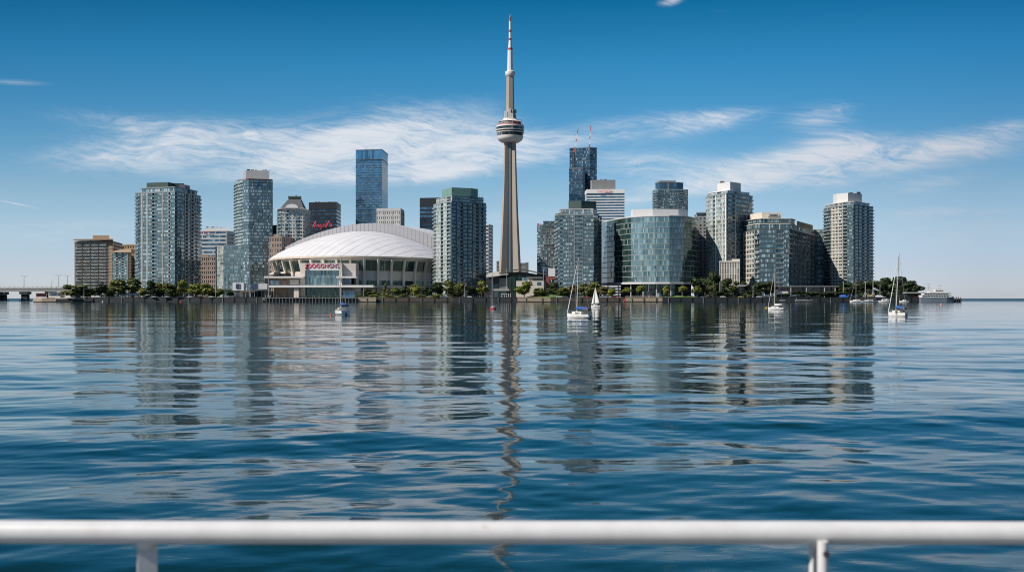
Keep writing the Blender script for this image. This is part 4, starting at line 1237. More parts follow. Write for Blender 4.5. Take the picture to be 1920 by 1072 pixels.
# right pier beyond the white ship
r = thing("jetty", "dark timber jetty end with mooring posts beyond the white ship", "pier", (at(1780, 1150), 1150, 0))
k = MB(); k.prism([(at(1740.5, 1150), 1149), (at(1802, 1150), 1149), (at(1802, 1150), 1164), (at(1740.5, 1150), 1164)], -2, 3.2); k.build("deck", M_wdark, r)
for i, x in enumerate((1783, 1787, 1790.5, 1794, 1797.5, 1801)):
    k = MB(); k.tube((at(x, 1148.5), 1148.5, -1), (at(x, 1148.5), 1148.5, 6.0 - .5 * (i % 3)), .55, .45, 8); k.build("mooring_post", M_dark, r)
r = thing("boathouse", "low dark boathouse with pale flat roof and crimson door beside the white ship", "boathouse", (at(1712, 1158), 1158, GZ))
bx("wall", 1686, 1729, 1152, 16, None, 551, M_wdark, r)
bx("roof", 1700, 1733, 1149, 20, 549.5, 547.8, M_steel, r)
bx("upper_wall", 1702, 1726, 1152, 14, 550.9, 549.6, M_dark, r)
k = MB(); k.box(at(1719.5, 1151), 1151, .6, 7, 1.4, 5.2); k.build("door", plain("crimson_door", (0.28, 0.02, 0.06), .5), r)

# ------------------------------------------------------------------ road bridge at the far left
BD = 1560
r = thing("road_bridge", "grey concrete road bridge on piers entering at far left over open water", "bridge", (at(40, BD), BD, 0))
k = MB(); k.prism([(at(-140, BD), BD), (at(150, BD - 60), BD - 60), (at(150, BD - 44), BD - 44), (at(-140, BD + 16), BD + 16)], zt(546.5, BD), zt(541.5, BD)); k.build("deck", M_grey, r)
k = MB(); k.prism([(at(-140, BD), BD - .6), (at(150, BD - 60), BD - 60.6), (at(150, BD - 60), BD - 60.2), (at(-140, BD), BD - .2)], zt(541.4, BD), zt(538.6, BD)); k.build("parapet", M_conc, r)
for i in range(34):
    f = i / 33
    D = BD - 60 * f
    k = MB(); k.box(at(-140 + 290 * f, D), D - .8, zt(541.5, BD), .8, .35, 3.1); k.build("railing_post", M_grey, r)
for x, D in ((2, 1600), (-8, 1592), (44, 1548), (-60, 1600), (92, 1530)):
    k = MB()
    k.box(at(x, D), D + 6, -3, 8.5, 9, zt(546.6, BD) + 3 - 4); k.build("pier", M_wgrey, r)
    k = MB(); k.box(at(x, D), D + 6, zt(546.6, BD) - 3.9, 12, 13, 3.8); k.build("pier_cap", M_wgrey, r)
    k = MB(); k.box(at(x, D), D + 6, -2, 13, 13, 3.2); k.build("pier_footing", M_wtan, r)
# ground filler below the bridge end

# ------------------------------------------------------------------ low pavilions at the needle's foot
M_roofd = mat("dark_standing_seam", (0.085, 0.08, 0.078), 0.6, scale=0.1)
r = new("aquarium_pavilion", "low wide pavilion with sweeping dark curved roof at the needle tower's foot", "building", 970, 1230)
def wave_roof(pts, D, dep, th, name, m):
    k = MB()
    R = [[(at(x, D), D, zt(y, D)), (at(x, D), D + dep, zt(y, D) + .8), (at(x, D), D + dep, zt(y, D) + .8 - th), (at(x, D), D, zt(y, D) - th)] for x, y in pts]
    k.loft(R)
    k.build(name, m, r)
wave_roof([(936, 511), (950, 507.5), (962, 505.5), (974, 504), (985, 505), (1000, 508), (1012, 511), (1024, 513.5)], 1205, 34, 1.3, "roof", M_roofd)
wave_roof([(937, 515), (955, 511), (974, 509.5), (990, 511.5), (1022, 517)], 1214, 24, 4.5, "roof_fascia", M_dark)
wave_roof([(912, 514), (920, 511.5), (930, 509.5), (937, 508.5)], 1208, 20, 4.6, "roof_end_panel", M_cream)
wave_roof([(914, 518.5), (930, 517), (942, 514.5), (953, 513.5)], 1194, 16, .8, "lower_canopy", M_conc)
bx("glass_wall", 914, 1021, 1222, 14, None, 514, G_dkgreen, r)
bx("louvre_wall", 911, 952, 1202, 10, 531, 520, M_dark, r)
bx("louvre_wall", 936, 952, 1200, 8, 541, 522, M_grey, r)
bx("podium_wall", 908, 955, 1205, 12, None, 540, M_dark, r)
r = new("plaza_building", "cream low building with dark strip window below the pavilion's curved roof", "building", 996, 1190)
bx("wall", 968, 1020, 1186, 14, None, 526.5, M_cream, r)
bx("upper_wall", 988, 1017, 1188, 12, 526.4, 520.5, M_cream, r)
bx("window", 995, 1016, 1187.6, .3, 525.8, 522.4, G_black, r)
bx("window", 979, 988, 1187.6, .3, 526.4, 520.6, G_green, r)
bx("window", 1007, 1014, 1185.6, .3, 534, 528.5, G_blued, r)
bx("roof_slab", 987, 1017, 1186, 14, 520.4, 519.6, M_pink, r)
r = new("ticket_pavilion", "small grey flat-roofed pavilion with pale posts near the red-hulled boat", "building", 938, 1165)
bx("roof", 923, 955, 1160, 14, 545, 541.5, M_conc, r)
bx("wall", 927, 933, 1162, 8, None, 545.1, M_steel, r)
bx("glass_wall", 933, 950, 1164, 8, None, 545.1, G_dkgreen, r)
for x in (941, 946, 950, 953.5, 957):
    k = MB(); k.box(at(x, 1158), 1158, GZ, .9, .9, zt(550, 1158) - GZ); k.build("post", M_conc, r)
bx("bench_wall", 940, 951, 1157, 1.2, 552, 550.6, M_conc, r)
r = new("brick_gateway", "red brick gateway post with side arm under white billboard", "gateway", 1027, 1190)
bx("post", 1024.5, 1030, 1190, 4, None, 519, plain("red_brick", (0.24, 0.065, 0.045), .85), r)
bx("arm", 1030.05, 1041, 1190, 4, 524, 519, bpy.data.materials["red_brick"], r)
bx("post_return", 1030.05, 1031.2, 1191, 3, None, 524.1, M_steel, r)
r = thing("billboard", "blank white billboard panel above the red brick gateway", "billboard", (at(1034, 1200), 1200, zt(519, 1200)))
bx("panel", 1028, 1041, 1200, 1.2, 518, 503, M_white, r)
bx("frame", 1027.6, 1041.4, 1201.3, .8, 518.3, 502.7, M_dark, r)
bx("support", 1033.5, 1035, 1201, 1, None, 518.2, M_steel, r)
# small shopfronts along the quay
r = new("quay_kiosk", "white cubic kiosk with round dark window left of the stadium terrace", "kiosk", 446, 1180)
bx("wall", 436, 457, 1168, 9, 544.5, 530, M_white, r)
bx("window", 442, 450, 1167.3, .6, 541, 532, G_navy, r)
bx("base_wall", 438, 470, 1169, 8, None, 544.6, G_shop, r)
bx("awning", 450, 478, 1164, 8, 547, 545.6, M_brown, r)
for x in (452, 461, 470, 477):
    k = MB(); k.tube((at(x, 1165), 1165, GZ), (at(x, 1165), 1165, zt(547, 1165)), .25, .25, 6); k.build("post", M_steel, r)
r = new("market_tent", "long white market tent roof below the trees at far left", "tent", 237, 1172)
k = MB(); a, b_ = at(218, 1168), at(256, 1168)
k.loft([[(a, 1168, zt(553.6, 1168)), (a, 1171, zt(549.6, 1168)), (a, 1176, zt(553.6, 1168))], [(b_, 1168, zt(553.6, 1168)), (b_, 1171, zt(549, 1168)), (b_, 1176, zt(553.6, 1168))]])
k.build("roof", M_white, r)
for i in range(8):
    x = 219 + i * 5.2
    k = MB(); k.tube((at(x, 1168.5), 1168.5, GZ), (at(x, 1168.5), 1168.5, zt(553.6, 1168)), .2, .2, 5); k.build("post", M_steel, r)
r = new("garden_pavilion", "pale-roofed low pavilion behind the last street tree left of the hotel", "building", 1372, 1188)
bx("roof", 1357, 1398, 1184, 16, 536.5, 534.2, M_steel, r)
bx("wall", 1362, 1396, 1188, 10, None, 536.6, G_shop, r)
r = new("hotel_arcade", "low dark arcade with pale columns at the foot of the hotel", "building", 1520, 1190)
bx("roof", 1456, 1572, 1182, 14, 537.5, 535.8, M_grey, r)
bx("wall", 1456, 1568, 1190, 6, None, 537.6, G_shop, r)
bx("counter_wall", 1456, 1478, 1180, 2, 552, 546, M_pink, r)
bx("counter_wall", 1546, 1562, 1180, 2, 552, 547, M_grey, r)
for x in (1483, 1512, 1546, 1566):
    k = MB(); k.tube((at(x, 1183), 1183, GZ), (at(x, 1183), 1183, zt(537.6, 1183)), .5, .5, 8); k.build("column", M_steel, r)
r = thing("harbour_shed", "dark red boxy shed on the stone pier at far left", "shed", (at(74, 1168), 1168, 4.6))
bx("wall", 67.5, 81, 1168, 8, 556.5, 550.5, plain("dark_red_siding", (0.09, 0.018, 0.025), .7), r)
bx("roof", 66.5, 82, 1167, 10, 550.4, 549.2, M_brown, r)
r = thing("harbour_office", "white flat-roofed cabin with long dark window on the left pier", "cabin", (at(102, 1166), 1166, 4.6))
bx("wall", 91, 113, 1166, 10, 557.8, 548.4, M_white, r)
bx("window", 92, 111.8, 1165.6, .3, 553.9, 549.5, G_navy, r)
bx("roof", 90.5, 113.5, 1165.5, 11, 548.3, 547.6, M_conc, r)
r = thing("harbour_warehouse", "taller white warehouse with dark doorway next to the white cabin on left pier", "warehouse", (at(128, 1168), 1168, 4.6))
bx("wall", 114.5, 143, 1168, 12, 558, 545.8, M_white, r)
bx("roof", 114, 143.5, 1167, 14, 545.7, 544.6, M_conc, r)
bx("door", 131.5, 134.5, 1167.6, .3, 555, 551, M_dark, r)
bx("window", 119, 129, 1167.6, .3, 550, 548.5, M_grey, r)

# ------------------------------------------------------------------ trees
def leaf_mat(name, c0, c1):
    m = bpy.data.materials.new(name)
    m.use_nodes = True
    T = NT(m.node_tree)
    b = m.node_tree.nodes["Principled BSDF"]
    co = T.n("ShaderNodeTexCoord").outputs['Object']
    oi = T.n("ShaderNodeObjectInfo").outputs['Random']
    n = T.noise(co, 5.0, 3, .6)
    gi = T.n("ShaderNodeNewGeometry").outputs['Random Per Island']
    f = T.m('ADD', T.m('MULTIPLY', n, .5), T.m('ADD', T.m('MULTIPLY', gi, .4), T.m('MULTIPLY', oi, .2)), clamp=True)
    T.put(b.inputs['Base Color'], T.mix(f, c0, c1))
    b.inputs['Roughness'].default_value = .6
    b.inputs['Specular IOR Level'].default_value = .25
    b.inputs['Transmission Weight'].default_value = 0
    return m
L_yel = leaf_mat("leaves_yellow_green", (0.070, 0.090, 0.015), (0.26, 0.265, 0.05))
L_mid = leaf_mat("leaves_mid_green", (0.036, 0.054, 0.014), (0.16, 0.175, 0.045))
L_dark = leaf_mat("leaves_dark_green", (0.011, 0.024, 0.012), (0.050, 0.072, 0.024))
L_olive = leaf_mat("leaves_olive_brown", (0.06, 0.055, 0.02), (0.19, 0.155, 0.06))
M_bark = mat("bark", (0.075, 0.055, 0.042), .9, scale=3)
def crown_mesh(seed, kind, m):
    """leaf faces spread through a crown of overlapping clumps, in unit size: x,y in -.5...5, z in 0..1"""
    rg = np.random.default_rng(seed)
    clumps = []
    if kind == 'round':
        for i in range(15):
            a, z = rg.random() * 2 * PI, rg.random()
            rr = .30 * math.sqrt(max(.04, 1 - (2 * z - .9) ** 2)) * rg.uniform(.5, 1.1)
            clumps.append((rr * math.cos(a), rr * math.sin(a), .16 + .66 * z, rg.uniform(.13, .22)))
    elif kind == 'umbrella':
        for i in range(14):
            a, z = rg.random() * 2 * PI, rg.random()
            rr = (.36 * (1 - z) + .08) * rg.uniform(.4, 1.15)
            clumps.append((rr * math.cos(a), rr * math.sin(a), .2 + .62 * z, rg.uniform(.11, .19)))
    elif kind == 'cone':
        for i in range(16):
            z = i / 15
            a = rg.random() * 2 * PI
            rr = .30 * (1 - z) ** .8 * rg.uniform(.3, 1)
            clumps.append((rr * math.cos(a), rr * math.sin(a), .06 + .88 * z, .06 + .14 * (1 - z)))
    else:
        for i in range(20):
            clumps.append((rg.uniform(-.38, .38), rg.uniform(-.3, .3), rg.uniform(.12, .78), rg.uniform(.11, .2)))
    k = MB()
    for cx, cy, cz, cr in clumps:
        nl = int(3400 * cr * cr)
        for _ in range(nl):
            d = rg.normal(size=3); d /= np.linalg.norm(d)
            p = np.array([cx, cy, cz]) + d * cr * rg.uniform(.55, 1.05) ** .6 * np.array([1, 1, .85])
            t = np.cross(d + rg.normal(size=3) * .5, rg.normal(size=3)); t /= np.linalg.norm(t) + 1e-6
            b = np.cross(d + rg.normal(size=3) * .4, t); b /= np.linalg.norm(b) + 1e-6
            s = rg.uniform(.028, .055)
            k.face([p - t * s - b * s * .7, p + t * s - b * s * .4, p + t * s * .6 + b * s, p - t * s * .8 + b * s * .7])
    return k.mesh("crown", m)
def trunk_mesh(seed, kind):
    rg = random.Random(seed)
    k = MB()
    h = .62
    k.tube((0, 0, -.02), (0.01, 0, h), .032, .014, 7)
    for i in range(5):
        a = rg.random() * 6.28
        z = .28 + .07 * i
        k.tube((0, 0, z), (.22 * math.cos(a), .22 * math.sin(a), z + .24), .014, .005, 5)
    return k.mesh("trunk", M_bark)
CR = {}
for kn in ('round', 'umbrella', 'cone', 'mass'):
    for mn, m in (('y', L_yel), ('m', L_mid), ('d', L_dark), ('o', L_olive)):
        CR[kn, mn] = [None, None, None]
TK = [trunk_mesh(s, '') for s in range(3)]
def tree(px, ytop, wpx, kind, leaf, label, D=1164, stem=.30, cat="tree", name=None, group="trees along the waterfront", base=GZ):
    i = (int(px) * 7) % 3
    if CR[kind, leaf][i] is None:
        CR[kind, leaf][i] = crown_mesh(i * 31 + len(kind), kind, {'y': L_yel, 'm': L_mid, 'd': L_dark, 'o': L_olive}[leaf])
    H = (zt(ytop, D) - base) * 1.1
    Wd = wpx / F * D
    nm = name or ("conifer_tree" if kind == 'cone' else "leafy_tree")
    t = thing(nm, label, cat, (at(px, D), D, base), (px * 1.7) % 6.28, group)
    c = link("crown", CR[kind, leaf][i], t, (0, 0, H * stem * .75))
    c.scale = (Wd * 1.5, Wd * 1.4, H * (1.0 - stem * .75))
    q = link("trunk", TK[i], t)
    q.scale = (H * .9, H * .9, H * .95)
    return t
TR = [
 (150, 533, 46, 'mass', 'm', "wide low spreading tree beside the tan slab block's left foot", 1170),
 (190, 532, 20, 'round', 'd', "dark rounded tree before the tan slab block's right end", 1162),
 (222, 526, 36, 'round', 'm', "broad olive-green tree in front of the small blue-glass block", 1166),
 (249, 524, 34, 'round', 'm', "tall bushy tree where small blue-glass block meets tall left condo", 1170),
 (268, 540, 18, 'round', 'y', "little yellowish tree at the tall left condo's left foot", 1158),
 (282, 528, 20, 'round', 'd', "dark upright tree in front of the tall left condo", 1164),
 (299, 530, 18, 'round', 'm', "half-hidden green tree behind two front trees at tall left condo", 1176),
 (315, 533, 30, 'round', 'm', "broad brownish-green tree below the tall left condo's middle", 1160),
 (342, 527, 22, 'round', 'y', "brightest tall yellow-green tree below the tall left condo", 1160),
 (366, 534, 26, 'round', 'y', "yellow-green tree below the tall left condo's right edge", 1158),
 (386, 531, 30, 'round', 'y', "wide yellow-green tree in front of the brown brick block", 1162),
 (412, 541, 17, 'round', 'm', "small green tree in front of the low glass block", 1168),
 (431, 543, 16, 'round', 'd', "small dark tree left of the white kiosk", 1172),
 (689, 541, 18, 'round', 'd', "small dark tree at the wharf's right end", 1158),
 (704, 543, 14, 'round', 'm', "small thin tree beside the conifer in front of the stadium", 1164),
 (722, 528, 12, 'cone', 'm', "slim pointed conifer in front of the stadium bays", 1158),
 (742, 538, 18, 'round', 'm', "sparse small tree right of the slim conifer", 1160),
 (760, 536, 18, 'round', 'd', "dark small tree behind the red car", 1170),
 (778, 533, 21, 'round', 'y', "round yellow-green tree behind the silver car", 1160),
 (800, 536, 19, 'round', 'd', "dark tree left of the verdigris-topped condo's foot", 1164),
 (820, 529, 24, 'round', 'd', "tall dark tree at the verdigris-topped condo's left corner", 1168),
 (840, 528, 28, 'round', 'm', "bushy tree in front of the verdigris-topped condo's lit corner", 1164),
 (862, 530, 26, 'round', 'm', "leafy tree in front of the verdigris-topped condo's middle", 1162),
 (885, 538, 20, 'round', 'd', "dark low tree in front of the verdigris-topped condo's right part", 1172),
 (903, 528, 21, 'round', 'y', "bright rounded yellow-green tree at the verdigris-topped condo's right foot", 1156),
 (983, 527, 30, 'round', 'y', "large domed yellow-green tree in front of the needle tower's pavilion", 1156),
 (1012, 540, 22, 'round', 'm', "low shrubby tree on the lawn beside the brick gateway", 1158),
 (1038, 531, 24, 'round', 'd', "dark tree under the white billboard", 1180),
 (1054, 538, 22, 'round', 'm', "green tree at the grey-teal condo's left foot", 1170),
 (1072, 534, 22, 'round', 'o', "olive tree behind the large yacht's mast", 1168),
 (1096, 531, 30, 'round', 'm', "dense tree in front of the grey-teal condo's centre", 1170),
 (1116, 530, 24, 'round', 'm', "bushy tree right of the grey-teal condo's centre", 1172),
 (1131, 538, 20, 'round', 'o', "brownish tree just right of the white sail", 1158),
 (1147, 540, 17, 'round', 'y', "first small rounded street tree under the curved glass building's left end", 1154),
 (1176, 540, 21, 'umbrella', 'y', "flat-topped street tree right of the rounded one below the curved building", 1154),
 (1202, 534.5, 19, 'umbrella', 'y', "tallest street tree standing above the bright sandy wall", 1152),
 (1249, 536, 14, 'round', 'y', "lollipop-shaped street tree on the small grass strip", 1152),
 (1283, 535.5, 20, 'umbrella', 'y', "umbrella-shaped street tree below the rim beam's right end", 1152),
 (1308, 537, 16, 'umbrella', 'y', "sparse street tree at the very end of the rim beam", 1154),
 (1336, 535, 18, 'umbrella', 'm', "street tree in front of dark grove right of the curved building", 1154),
 (1375, 536, 24, 'umbrella', 'm', "green street tree in front of the pale-roofed garden pavilion", 1154),
 (1322, 518, 34, 'mass', 'd', "dark tree mass right of the curved glass building", 1196),
 (1338, 512, 28, 'round', 'd', "tall dark tree left of the rosy ribbed block", 1184),
 (1366, 522, 32, 'mass', 'd', "dark tree directly in front of the rosy ribbed block", 1182),
 (1390, 527, 26, 'round', 'd', "dark tree at the hotel's left corner", 1196),
 (1425, 531, 30, 'round', 'd', "dark round tree in front of the hotel's cream corner", 1176),
 (1443, 529, 26, 'round', 'd', "dark tree just left of the arcade below the hotel", 1178),
 (1586, 529, 34, 'round', 'd', "dark tree at the rightmost condo's foot, behind moored masts", 1190),
 (1612, 527, 34, 'round', 'd', "dark tree right of the moored masts below the rightmost condo", 1192),
 (1640, 524, 34, 'mass', 'd', "dark tree just right of the rightmost condo", 1196),
 (1664, 520, 36, 'round', 'd', "tall dark tree behind the right-hand yacht's mast, its left side", 1200),
 (1686, 521, 34, 'round', 'd', "tall dark tree behind the right-hand yacht's mast, its right side", 1204),
 (1703, 526, 32, 'round', 'd', "dark tree above the boathouse roof", 1200),
 (1718, 533, 24, 'mass', 'd', "outermost low dark tree at the right end of the grove", 1196),
]
for px, yt, wp, kd, lf, lb, D in TR:
    tree(px, yt, wp, kd, lf, lb, D, .42 if kd == 'umbrella' else (.08 if kd in ('mass', 'cone') else .17))
for px, yt, wp, lb in ((1500, 546, 48, "clipped dark hedge left part in front of the hotel arcade"), (1538, 546, 40, "clipped dark hedge right part in front of the hotel arcade"),
                       (1571, 546, 24, "dark bush beside the blue tarpaulin at right"), (1015, 547, 20, "low green bush at the lawn's left end")):
    tree(px, yt, wp, 'mass', 'd' if px > 1100 else 'm', lb, 1160, .05, "hedge", "garden_hedge", "hedges and bushes on the quay")
for i in range(6):
    px = 672 + i * 29
    tree(px, 552.5 - (i % 2), 15, 'mass', 'y' if i % 3 else 'm', "low scrubby bush on the stone wall between wharf and verdigris-topped condo", 1149, .05, "bush", "low_bush", "scrub on the stone quay wall")

for px, yt, wp, lf, lb in ((171, 545, 26, 'm', "low planting between the wide low tree and the dark rounded tree"), (206, 546, 20, 'm', "low planting left of the market tent"),
                           (290, 545, 24, 'd', "low dark shrub under the dark upright tree at the tall left condo"), (328, 546, 24, 'm', "shrub left of the brightest tall yellow-green tree"),
                           (398, 546, 24, 'm', "shrub in front of the brown brick block's right end"), (852, 545, 26, 'd', "dark shrub below the verdigris-topped condo's middle"),
                           (1060, 547, 24, 'd', "dark shrub behind the blue car left of the largest yacht"), (1108, 546, 24, 'm', "shrub behind the red car right of the largest yacht"),
                           (1350, 545, 26, 'd', "dark shrub below the dark grove right of the curved building"), (1405, 545, 26, 'd', "dark shrub left of the mushroom-topped lamp"),
                           (1630, 543, 40, 'd', "dark shrubbery behind the boat hoists"), (1678, 543, 40, 'd', "dark shrubbery behind the white cabin cruiser")):
    tree(px, yt, wp, 'mass', lf, lb, 1172, .05, "shrub", "garden_shrub", "shrubs between the waterfront trees")
# ------------------------------------------------------------------ lamps and poles
def lamp(px, ytop, D, arms, label, wd=.22, base=GZ, group="lamp posts on the quay"):
    t = thing("street_lamp", label, "street lamp", (at(px, D), D, base), 0, group)
    zt_ = zt(ytop, D)
    k = MB(); k.tube((at(px, D), D, base), (at(px, D), D, zt_), wd * 1.25, wd * .75, 8); po = k.build("pole", M_steel, t)
    for s in arms:
        k = MB()
        k.tube((at(px, D), D, zt_ - 1), (at(px, D) + s, D, zt_ + .6), wd * .7, wd * .6, 6); k.build("arm", M_steel, po, tuple(t.location))
        k = MB(); k.box(at(px, D) + s * 1.25, D, zt_ + .3, abs(s) * .6, .7, .45); k.build("lamp_head", M_steel, po, tuple(t.location))
for px, yt, s, lb in ((45, 517.5, 3.4, "tallest lone twin-armed lamp on the bridge, leftmost"), (110, 515.5, 3.6, "twin-armed lamp on the bridge, tallest of the close pair"), (126.5, 516.5, 2.6, "twin-armed lamp at the bridge end next to the wide low tree")):
    lamp(px, yt, 1535, (-s, s), lb, .42, zt(541.5, 1535), "twin lamps on the bridge")
lamp(97, 527, 1545, (1.6,), "short single-armed lamp on the bridge between the twin lamps", .3, zt(541.5, 1545), "twin lamps on the bridge")
for px, yt, D, ar, lb in ((157.5, 519, 1157, (), "plain thin pole before the tan slab block"), (404.5, 513, 1152, (-1.5,), "tall pole before the low glass block"),
                          (468.5, 490, 1152, (1.2, -1.2), "tall pole with cluster top left of the stadium terrace"), (503.5, 490, 1152, (), "tall bare pole standing before the stadium terrace"),
                          (681.5, 535, 1152, (), "short pole at the wharf's right end"), (871.5, 535, 1150, (1.2,), "short lamp before the verdigris-topped condo"),
                          (949.5, 504, 1165, (), "thin tall pole before the needle tower's foot"), (1019, 503, 1165, (5.0,), "curved-arm lamp left of the billboard"),
                          (1216.5, 530, 1152, (), "pale pole behind the tallest street tree"), (1412, 536.5, 1150, (-1.0, 1.0), "mushroom-topped lamp before the hotel's corner"),
                          (1483, 534, 1152, (), "thin pole before the hotel arcade"), (1581.5, 527, 1160, (), "tall plain pole left of the moored yacht masts"),
                          (1650, 536, 1150, (1.0,), "short lamp post before the right-hand grove"), (1349, 528, 1170, (), "thin pole before the white-topped condo"), (1352, 490, 1176, (1.6, -1.6), "tall floodlight pole in front of the rosy ribbed block")):
    lamp(px, yt, D, ar, lb)
r = thing("banner_pole", "short red banner on a pole above the bright sandy wall", "banner", (at(1218, 1149), 1149, GZ))
k = MB(); k.tube((at(1218, 1149), 1149, GZ), (at(1218, 1149), 1149, zt(549.5, 1149)), .15, .12, 6); k.build("pole", M_steel, r)
k = MB(); k.box(at(1218, 1148.6), 1148.6, zt(554.5, 1149), 1.0, .2, 2.6); k.build("banner", M_red, r)
r = thing("safety_railing", "pale post railing along the bright sandy wall under the curved building", "railing", (at(1207, 1146), 1146, GZ + .4))
k = MB(); k.box(at(1207, 1145.2), 1145.2, GZ + 1.65, (1242 - 1173) / F * 1145, .12, .14); k.build("top_rail", M_steel, r)
for i in range(18):
    x = 1173.5 + i * 4
    k = MB(); k.box(at(x, 1145.2), 1145.2, GZ + .55, .22, .22, 1.1); k.build("post", M_conc, r)
for px, lb in ((1232, "left of two pale beach-flag totems above the sandy wall"), (1235, "right of two pale beach-flag totems above the sandy wall")):
    r = thing("flag_totem", lb, "banner", (at(px, 1150), 1150, GZ), 0, "pale feather flags")
    k = MB(); k.loft([[(at(px, 1150) - .5, 1150, GZ), (at(px, 1150) + .5, 1150, GZ), (at(px, 1150) + .5, 1150.3, GZ), (at(px, 1150) - .5, 1150.3, GZ)],
                      [(at(px, 1150) - .7, 1150, GZ + 3.6), (at(px, 1150) + .7, 1150, GZ + 3.6), (at(px, 1150) + .7, 1150.2, GZ + 3.6), (at(px, 1150) - .7, 1150.2, GZ + 3.6)],
                      [(at(px, 1150) + .1, 1150, GZ + 4.8), (at(px, 1150) + .5, 1150, GZ + 4.8), (at(px, 1150) + .5, 1150.2, GZ + 4.8), (at(px, 1150) + .1, 1150.2, GZ + 4.8)]])
    k.build("flag", M_steel, r)

# ------------------------------------------------------------------ parked cars
M_tyre = plain("tyre_rubber", (0.02, 0.02, 0.02), .8)
M_win = plain("car_glass", (0.02, 0.025, 0.03), .1)
CARM = {n: plain("car_paint_" + n, c, .25) for n, c in (("white", (.65, .65, .64)), ("silver", (.42, .44, .46)), ("red", (.40, .02, .03)), ("black", (.02, .02, .024)), ("blue", (.04, .10, .24)), ("yellow", (.5, .36, .08)))}
def car_meshes():
    k = MB()
    prof = [(-2.3, .35), (-2.3, .85), (-1.9, .98), (-.9, 1.02), (1.1, 1.02), (2.15, .88), (2.3, .6), (2.3, .35)]
    k.loft([[(x, y, z) for x, z in prof] for y in (-.88, -.8, .8, .88)])
    body = k
    c = MB()
    c.loft([[(-1.7, -.76, 1.0), (1.15, -.76, 1.0), (1.15, .76, 1.0), (-1.7, .76, 1.0)], [(-1.25, -.64, 1.46), (.45, -.64, 1.46), (.45, .64, 1.46), (-1.25, .64, 1.46)]])
    rf = MB(); rf.loft([[(-1.28, -.66, 1.461), (.48, -.66, 1.461), (.48, .66, 1.461), (-1.28, .66, 1.461)], [(-1.15, -.58, 1.52), (.35, -.58, 1.52), (.35, .58, 1.52), (-1.15, .58, 1.52)]])
    w_ = MB(); w_.tube((0, -.11, 0), (0, .11, 0), .33, .33, 14)
    hl = MB(); hl.box(0, 0, 0, .08, .4, .16)
    return body, c.mesh("window", M_win), rf, w_.mesh("wheel", M_tyre), hl.mesh("headlight", M_white)
_b, _c, _r, _w, _h = car_meshes()
CB = {n: (_b.mesh("body", m), _r.mesh("roof", m)) for n, m in CARM.items()}
def car(px, D, colr, label, rz=0.0, sc=1.25):
    t = thing("parked_car", label, "car", (at(px, D), D, GZ + .02), rz, "cars parked behind the quay wall")
    t.scale = (sc, sc, sc)
    bd = link("body", CB[colr][0], t); link("window", _c, t); link("roof", CB[colr][1], t)
    for x in (-1.4, 1.4):
        for y in (-.82, .82): link("wheel", _w, t, (x, y, .33))
    for y in (-.6, .6): link("headlight", _h, bd, (2.3, y, .68))
CARS = [(759, 1150, "red", "red car parked on the grass bank in front of the stadium", 0), (774.5, 1149, "silver", "silver car parked right behind the red car", .1),
 (807, 1152, "white", "white car under the dark trees right of the silver car", .2), (735, 1152, "black", "black car partly behind the grass bank left of the red car", 0),
 (425, 1150, "silver", "silver car before the white kiosk, left of the dark one", .1), (447, 1150, "black", "dark car below the white kiosk", 0),
 (396, 1150, "white", "pale car under the wide tree by the brown brick block", 0), (337, 1152, "black", "black car under the brightest yellow-green tree", 0),
 (313, 1152, "silver", "silver car under the broad brownish tree at tall left condo", 0), (1060, 1150, "blue", "blue car on the quay left of the large yacht's mast", 0),
 (1048, 1152, "white", "white car at the right end of the lawn", 0), (1100, 1150, "red", "red car on the quay right of the large yacht's mast", 0), (1077, 1152, "black", "black car hidden behind the large yacht's mast", 0),
 (1151, 1151, "red", "small red car right of the white sail", 0), (1272, 1156, "blue", "blue car behind the grass strip, left of the umbrella-shaped tree", 0),
 (1262, 1158, "black", "black car close to the lollipop-shaped tree", 0), (1298, 1156, "white", "white car between the umbrella-shaped tree and its sparse neighbour", 0),
 (1318, 1156, "silver", "silver car right of the sparse street tree", 0), (1348, 1156, "black", "black car between two street trees before the dark grove", 0),
 (1389, 1150, "yellow", "pale yellow car on the quay left of the mushroom-topped lamp", 0), (1355, 1150, "white", "low white car left of the garden pavilion", 0)]
CARS += [(356, 1152, "white", "white car between the brightest tree and its yellow-green neighbour", 0), (288, 1153, "silver", "silver car below the half-hidden tree at tall left condo", 0),
 (377, 1151, "black", "black car under the tall left condo's right edge tree", 0), (833, 1151, "blue", "blue car under the bushy tree by the verdigris-topped condo", 0),
 (880, 1152, "white", "white car before the verdigris-topped condo's dark low tree", 0), (1130, 1152, "silver", "silver car behind the white sail", 0),
 (1226, 1157, "black", "black car behind the pale railing under the curved building", 0), (1423, 1151, "white", "white car below the hotel's cream corner", 0)]
for px, D, c, lb, rz in CARS: car(px, D, c, lb, rz)
for px, lb in ((176, "left white van at the pier under the wide low tree"), (185, "right white van at the pier beside the dark rounded tree")):
    t = thing("parked_van", lb, "van", (at(px, 1160), 1160, GZ + .02), 0, "white vans at the left pier")
    k = MB(); k.loft([[(x + t.location.x, y + 1160, z + GZ) for x, z in ((-2.6, .4), (-2.6, 2.3), (1.2, 2.3), (1.9, 1.5), (2.6, 1.2), (2.6, .4))] for y in (-.95, .95)]); k.build("body", M_white, t)
    k = MB(); k.box(t.location.x + 1.2, 1159.03, GZ + 1.45, 1.0, .06, .6); k.build("window", M_win, t)
    for x in (-1.6, 1.6): link("wheel", _w, t, (x, -.9, .35))

